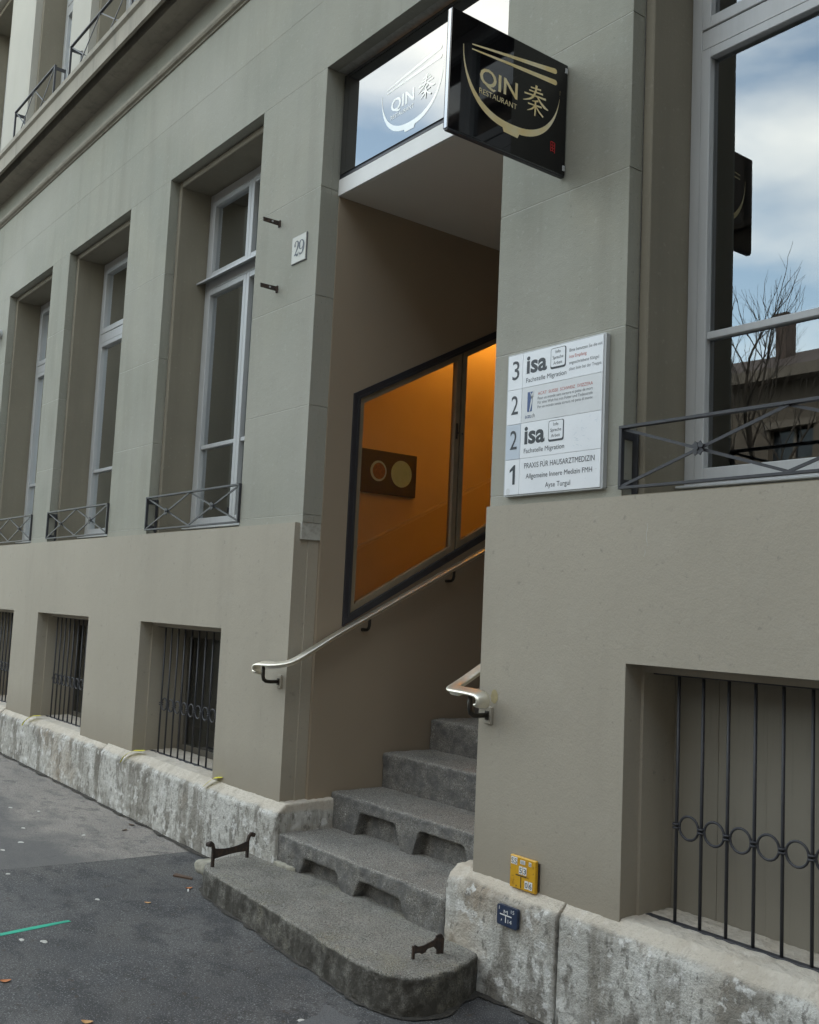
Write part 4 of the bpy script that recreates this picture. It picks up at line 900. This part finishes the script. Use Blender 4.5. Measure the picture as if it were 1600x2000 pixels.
def leaf(x_, y_, s, mat, label, an, lift=.0055):
    m_ = MB(); v = []; n_ = 6
    for j in range(n_+1):
        t = j/n_; wd = s*.32*math.sin(math.pi*min(1, t*.96+.02))**.8; cx = s*(t-.5); hz = .010*s/.03*(t-.5)**2*1.2
        for q in (-1, 0, 1): v.append((cx, q*wd, hz+abs(q)*.003))
    f = []
    for j in range(n_):
        for q in (0, 1): a = 3*j+q; f.append((a, a+3, a+4, a+1))
    g = ground_z(x_)+lift; c, s_ = math.cos(an), math.sin(an)
    v = [(x_+p[0]*c-p[1]*s_, y_+p[0]*s_+p[1]*c, g+p[2]) for p in v]
    tag(m_.add(v, f).build('fallen_leaf', mat), label, 'leaf', 'fallen leaves on the pavement')
leaf(-4.932, -.767, .032, 'leaf_tan', 'small tan leaf curled on the dark asphalt near the bottom step', .9)
leaf(-5.075, -.475, .038, 'leaf_orange', 'orange leaf lying against the corner of the bottom step', 1.4)
leaf(-4.227, -1.661, .045, 'leaf_orange', 'orange leaf on the asphalt beyond the green tape', 1.2)
leaf(-3.695, -1.528, .045, 'leaf_tan', 'tan leaf on the asphalt at the foot of the pavement', .8)
leaf(-6.608, -.16, .05, 'leaf_brown', 'dark brown leaf on the old pavement by the plinth', .4, .0015)
leaf(-6.483, -.26, .045, 'leaf_brown', 'shrivelled brown leaf on the old pavement under the basement grille', 2, .0015)
tag(MB().tube([(-5.048, -.492, ground_z(-5)+.009), (-5.02, -.505, ground_z(-5)+.009)], .004, 8).build('cigarette_end', 'paper_white'), 'white cigarette end beside the corner of the bottom step', 'cigarette end')
flat('twig', [(-5.36, -.42), (-5.33, -.45), (-5.22, -.39), (-5.24, -.375)], 'leaf_brown', 'dark wood splinter on the asphalt beside the bottom step', 'splinter', None, .0045, .008)

# ------------------------------------------------------------------ across the street (seen in the window panes, but for the added tall block)
FB = thing('opposite_building', (-12, -18, 0), 'ochre stone building across the street with dark tiled roof', 'building')
FX0, FX1 = -46, -2.2
wins = []
for fl, (z0, z1) in enumerate(((.9, 2.9), (4.2, 6.3))):
    x = FX0+1.2
    while x < FX1-1.5: wins.append((x, x+1.15, z0, z1)); x += 2.55
mb = MB(); wall_holes(mb, FX0, FX1, -.3, 7.6, wins, -18, -18.4); mb.build('wall', 'facade_far', FB)
for (a, b, z0, z1) in wins:
    if -32 < a < 6:
        m_ = MB(); m_.box((a-.1, -18.0+.002, z0-.16), (b+.1, -17.92, z0-.02)); m_.box((a-.1, -17.998, z1+.02), (b+.1, -17.93, z1+.18)); m_.box(((a+b)/2-.03, -18.2, z0), ((a+b)/2+.03, -18.15, z1)); m_.box((a, -18.2, z0+1.3), (b, -18.151, z0+1.36)); w_ = m_.build('window', 'trim_far', FB)
        MB().add([(a, -18.22, z0), (b, -18.22, z0), (b, -18.22, z1), (a, -18.22, z1)], [(0, 1, 2, 3)]).build('pane', 'window_far', w_)
MB().box((FX0, -18, 3.45), (FX1, -17.86, 3.65)).build('string_course', 'trim_far', FB); MB().box((FX0-.2, -18.6, 7.45), (FX1+.2, -17.55, 7.72)).build('eaves', 'trim_far', FB)
rf = MB().prism([(FX0-.2, -17.6, 7.72), (FX0-.2, -21.4, 9.15), (FX0-.2, -29, 9.15), (FX0-.2, -29, 7.7)], (FX1-FX0+.4, 0, 0)).build('roof', 'roof_tiles', FB)
for cx in (-33.5, -24, -15.3, -6):
    m_ = MB(); m_.box((cx-.16, -20.6, 8.3), (cx+.16, -20.1, 9.75)); m_.box((cx-.22, -20.66, 9.7501), (cx+.22, -20.04, 9.87)); m_.build('chimney', 'roof_tiles', rf)
MB().box((FX0+.02, -29, -.3), (FX1-.02, -28.6, 7.7)).build('wall', 'facade_far', FB)
# bare street tree
def tree(px, py_, h, label, seed):
    rnd = random.Random(seed); T_ = thing('street_tree', (px, py_, 0), label, 'tree', 'bare street trees')
    tm, cm = MB(), MB()
    def grow(p, d, ln, r, lev):
        pts = [p]; q = p.copy(); dd = d.copy(); n_ = 4
        for j in range(n_):
            dd = (dd+Vector((rnd.uniform(-1, 1), rnd.uniform(-1, 1), rnd.uniform(-.4, .8)))*.13).normalized(); q = q+dd*ln/n_; pts.append(q)
        mb_ = tm if lev == 0 else cm; side = None
        seg = 8 if lev < 2 else (5 if lev < 4 else 3); prv = None
        v = []
        for j, c in enumerate(pts):
            t = (pts[min(j+1, n_)]-pts[max(j-1, 0)]).normalized(); s_ = t.orthogonal().normalized() if side is None else (side-t*side.dot(t)).normalized(); side = s_; u_ = t.cross(s_); rr = r*(1-.45*j/n_)
            v += [c+s_*rr*math.cos(2*math.pi*k_/seg)+u_*rr*math.sin(2*math.pi*k_/seg) for k_ in range(seg)]
        mb_.add(v, [(j*seg+k_, j*seg+(k_+1) % seg, (j+1)*seg+(k_+1) % seg, (j+1)*seg+k_) for j in range(n_) for k_ in range(seg)])
        if lev >= 7: return
        for b_ in range(3 if lev < 5 else 2):
            t = rnd.uniform(.45, 1) if b_ else 1; base = pts[min(n_, max(1, round(t*n_)))]
            ax = Vector((rnd.uniform(-1, 1), rnd.uniform(-1, 1), rnd.uniform(-.2, .5))).normalized()
            nd = (dd+ax*(.75 if b_ else .35)+Vector((0, 0, .15))).normalized(); grow(base, nd, ln*rnd.uniform(.60, .78), r*(.66 if b_ == 0 else .52), lev+1)
    grow(Vector((px, py_, -.05)), Vector((0, 0, 1)), h*.30, h*.012, 0)
    tm.build('trunk', 'bark', T_); cm.build('crown', 'bark', T_)
tree(-8.15, -9.3, 7.5, 'bare tree on the street edge mirrored in the window beside the directory sign', 3)
tree(-15.5, -14.2, 8.0, 'bare tree on the far pavement before the opposite building', 5)

TB = thing('opposite_building', (8, -16, 0), 'unseen taller grey flat-roofed house across the street, added to dim the near wall', 'building')  # tall unseen block, added so the near end of the wall gets less light
wins = []
for z0 in (1.0, 4.2, 7.4, 10.6, 13.4):
    x = -1.2
    while x < 28: wins.append((x, x+1.2, z0, z0+1.9)); x += 2.7
mb = MB(); wall_holes(mb, -2.1, 30, -.3, 16.5, wins, -15.5, -15.9); mb.build('wall', 'facade_far', TB)
for (a, b, z0, z1) in wins:
    m_ = MB(); m_.box((a-.08, -15.498, z0-.14), (b+.08, -15.40, z0-.01)); m_.box(((a+b)/2-.03, -15.7, z0), ((a+b)/2+.03, -15.65, z1)); w_ = m_.build('window', 'trim_far', TB)
    MB().add([(b, -15.72, z0), (a, -15.72, z0), (a, -15.72, z1), (b, -15.72, z1)], [(0, 1, 2, 3)]).build('pane', 'window_far', w_)
MB().box((-2.3, -27, 16.5), (30.2, -15.2, 16.8)).build('roof', 'roof_tiles', TB); MB().box((-2.1, -27, -.3), (-1.9, -15.9, 16.5)).build('wall', 'facade_far', TB)
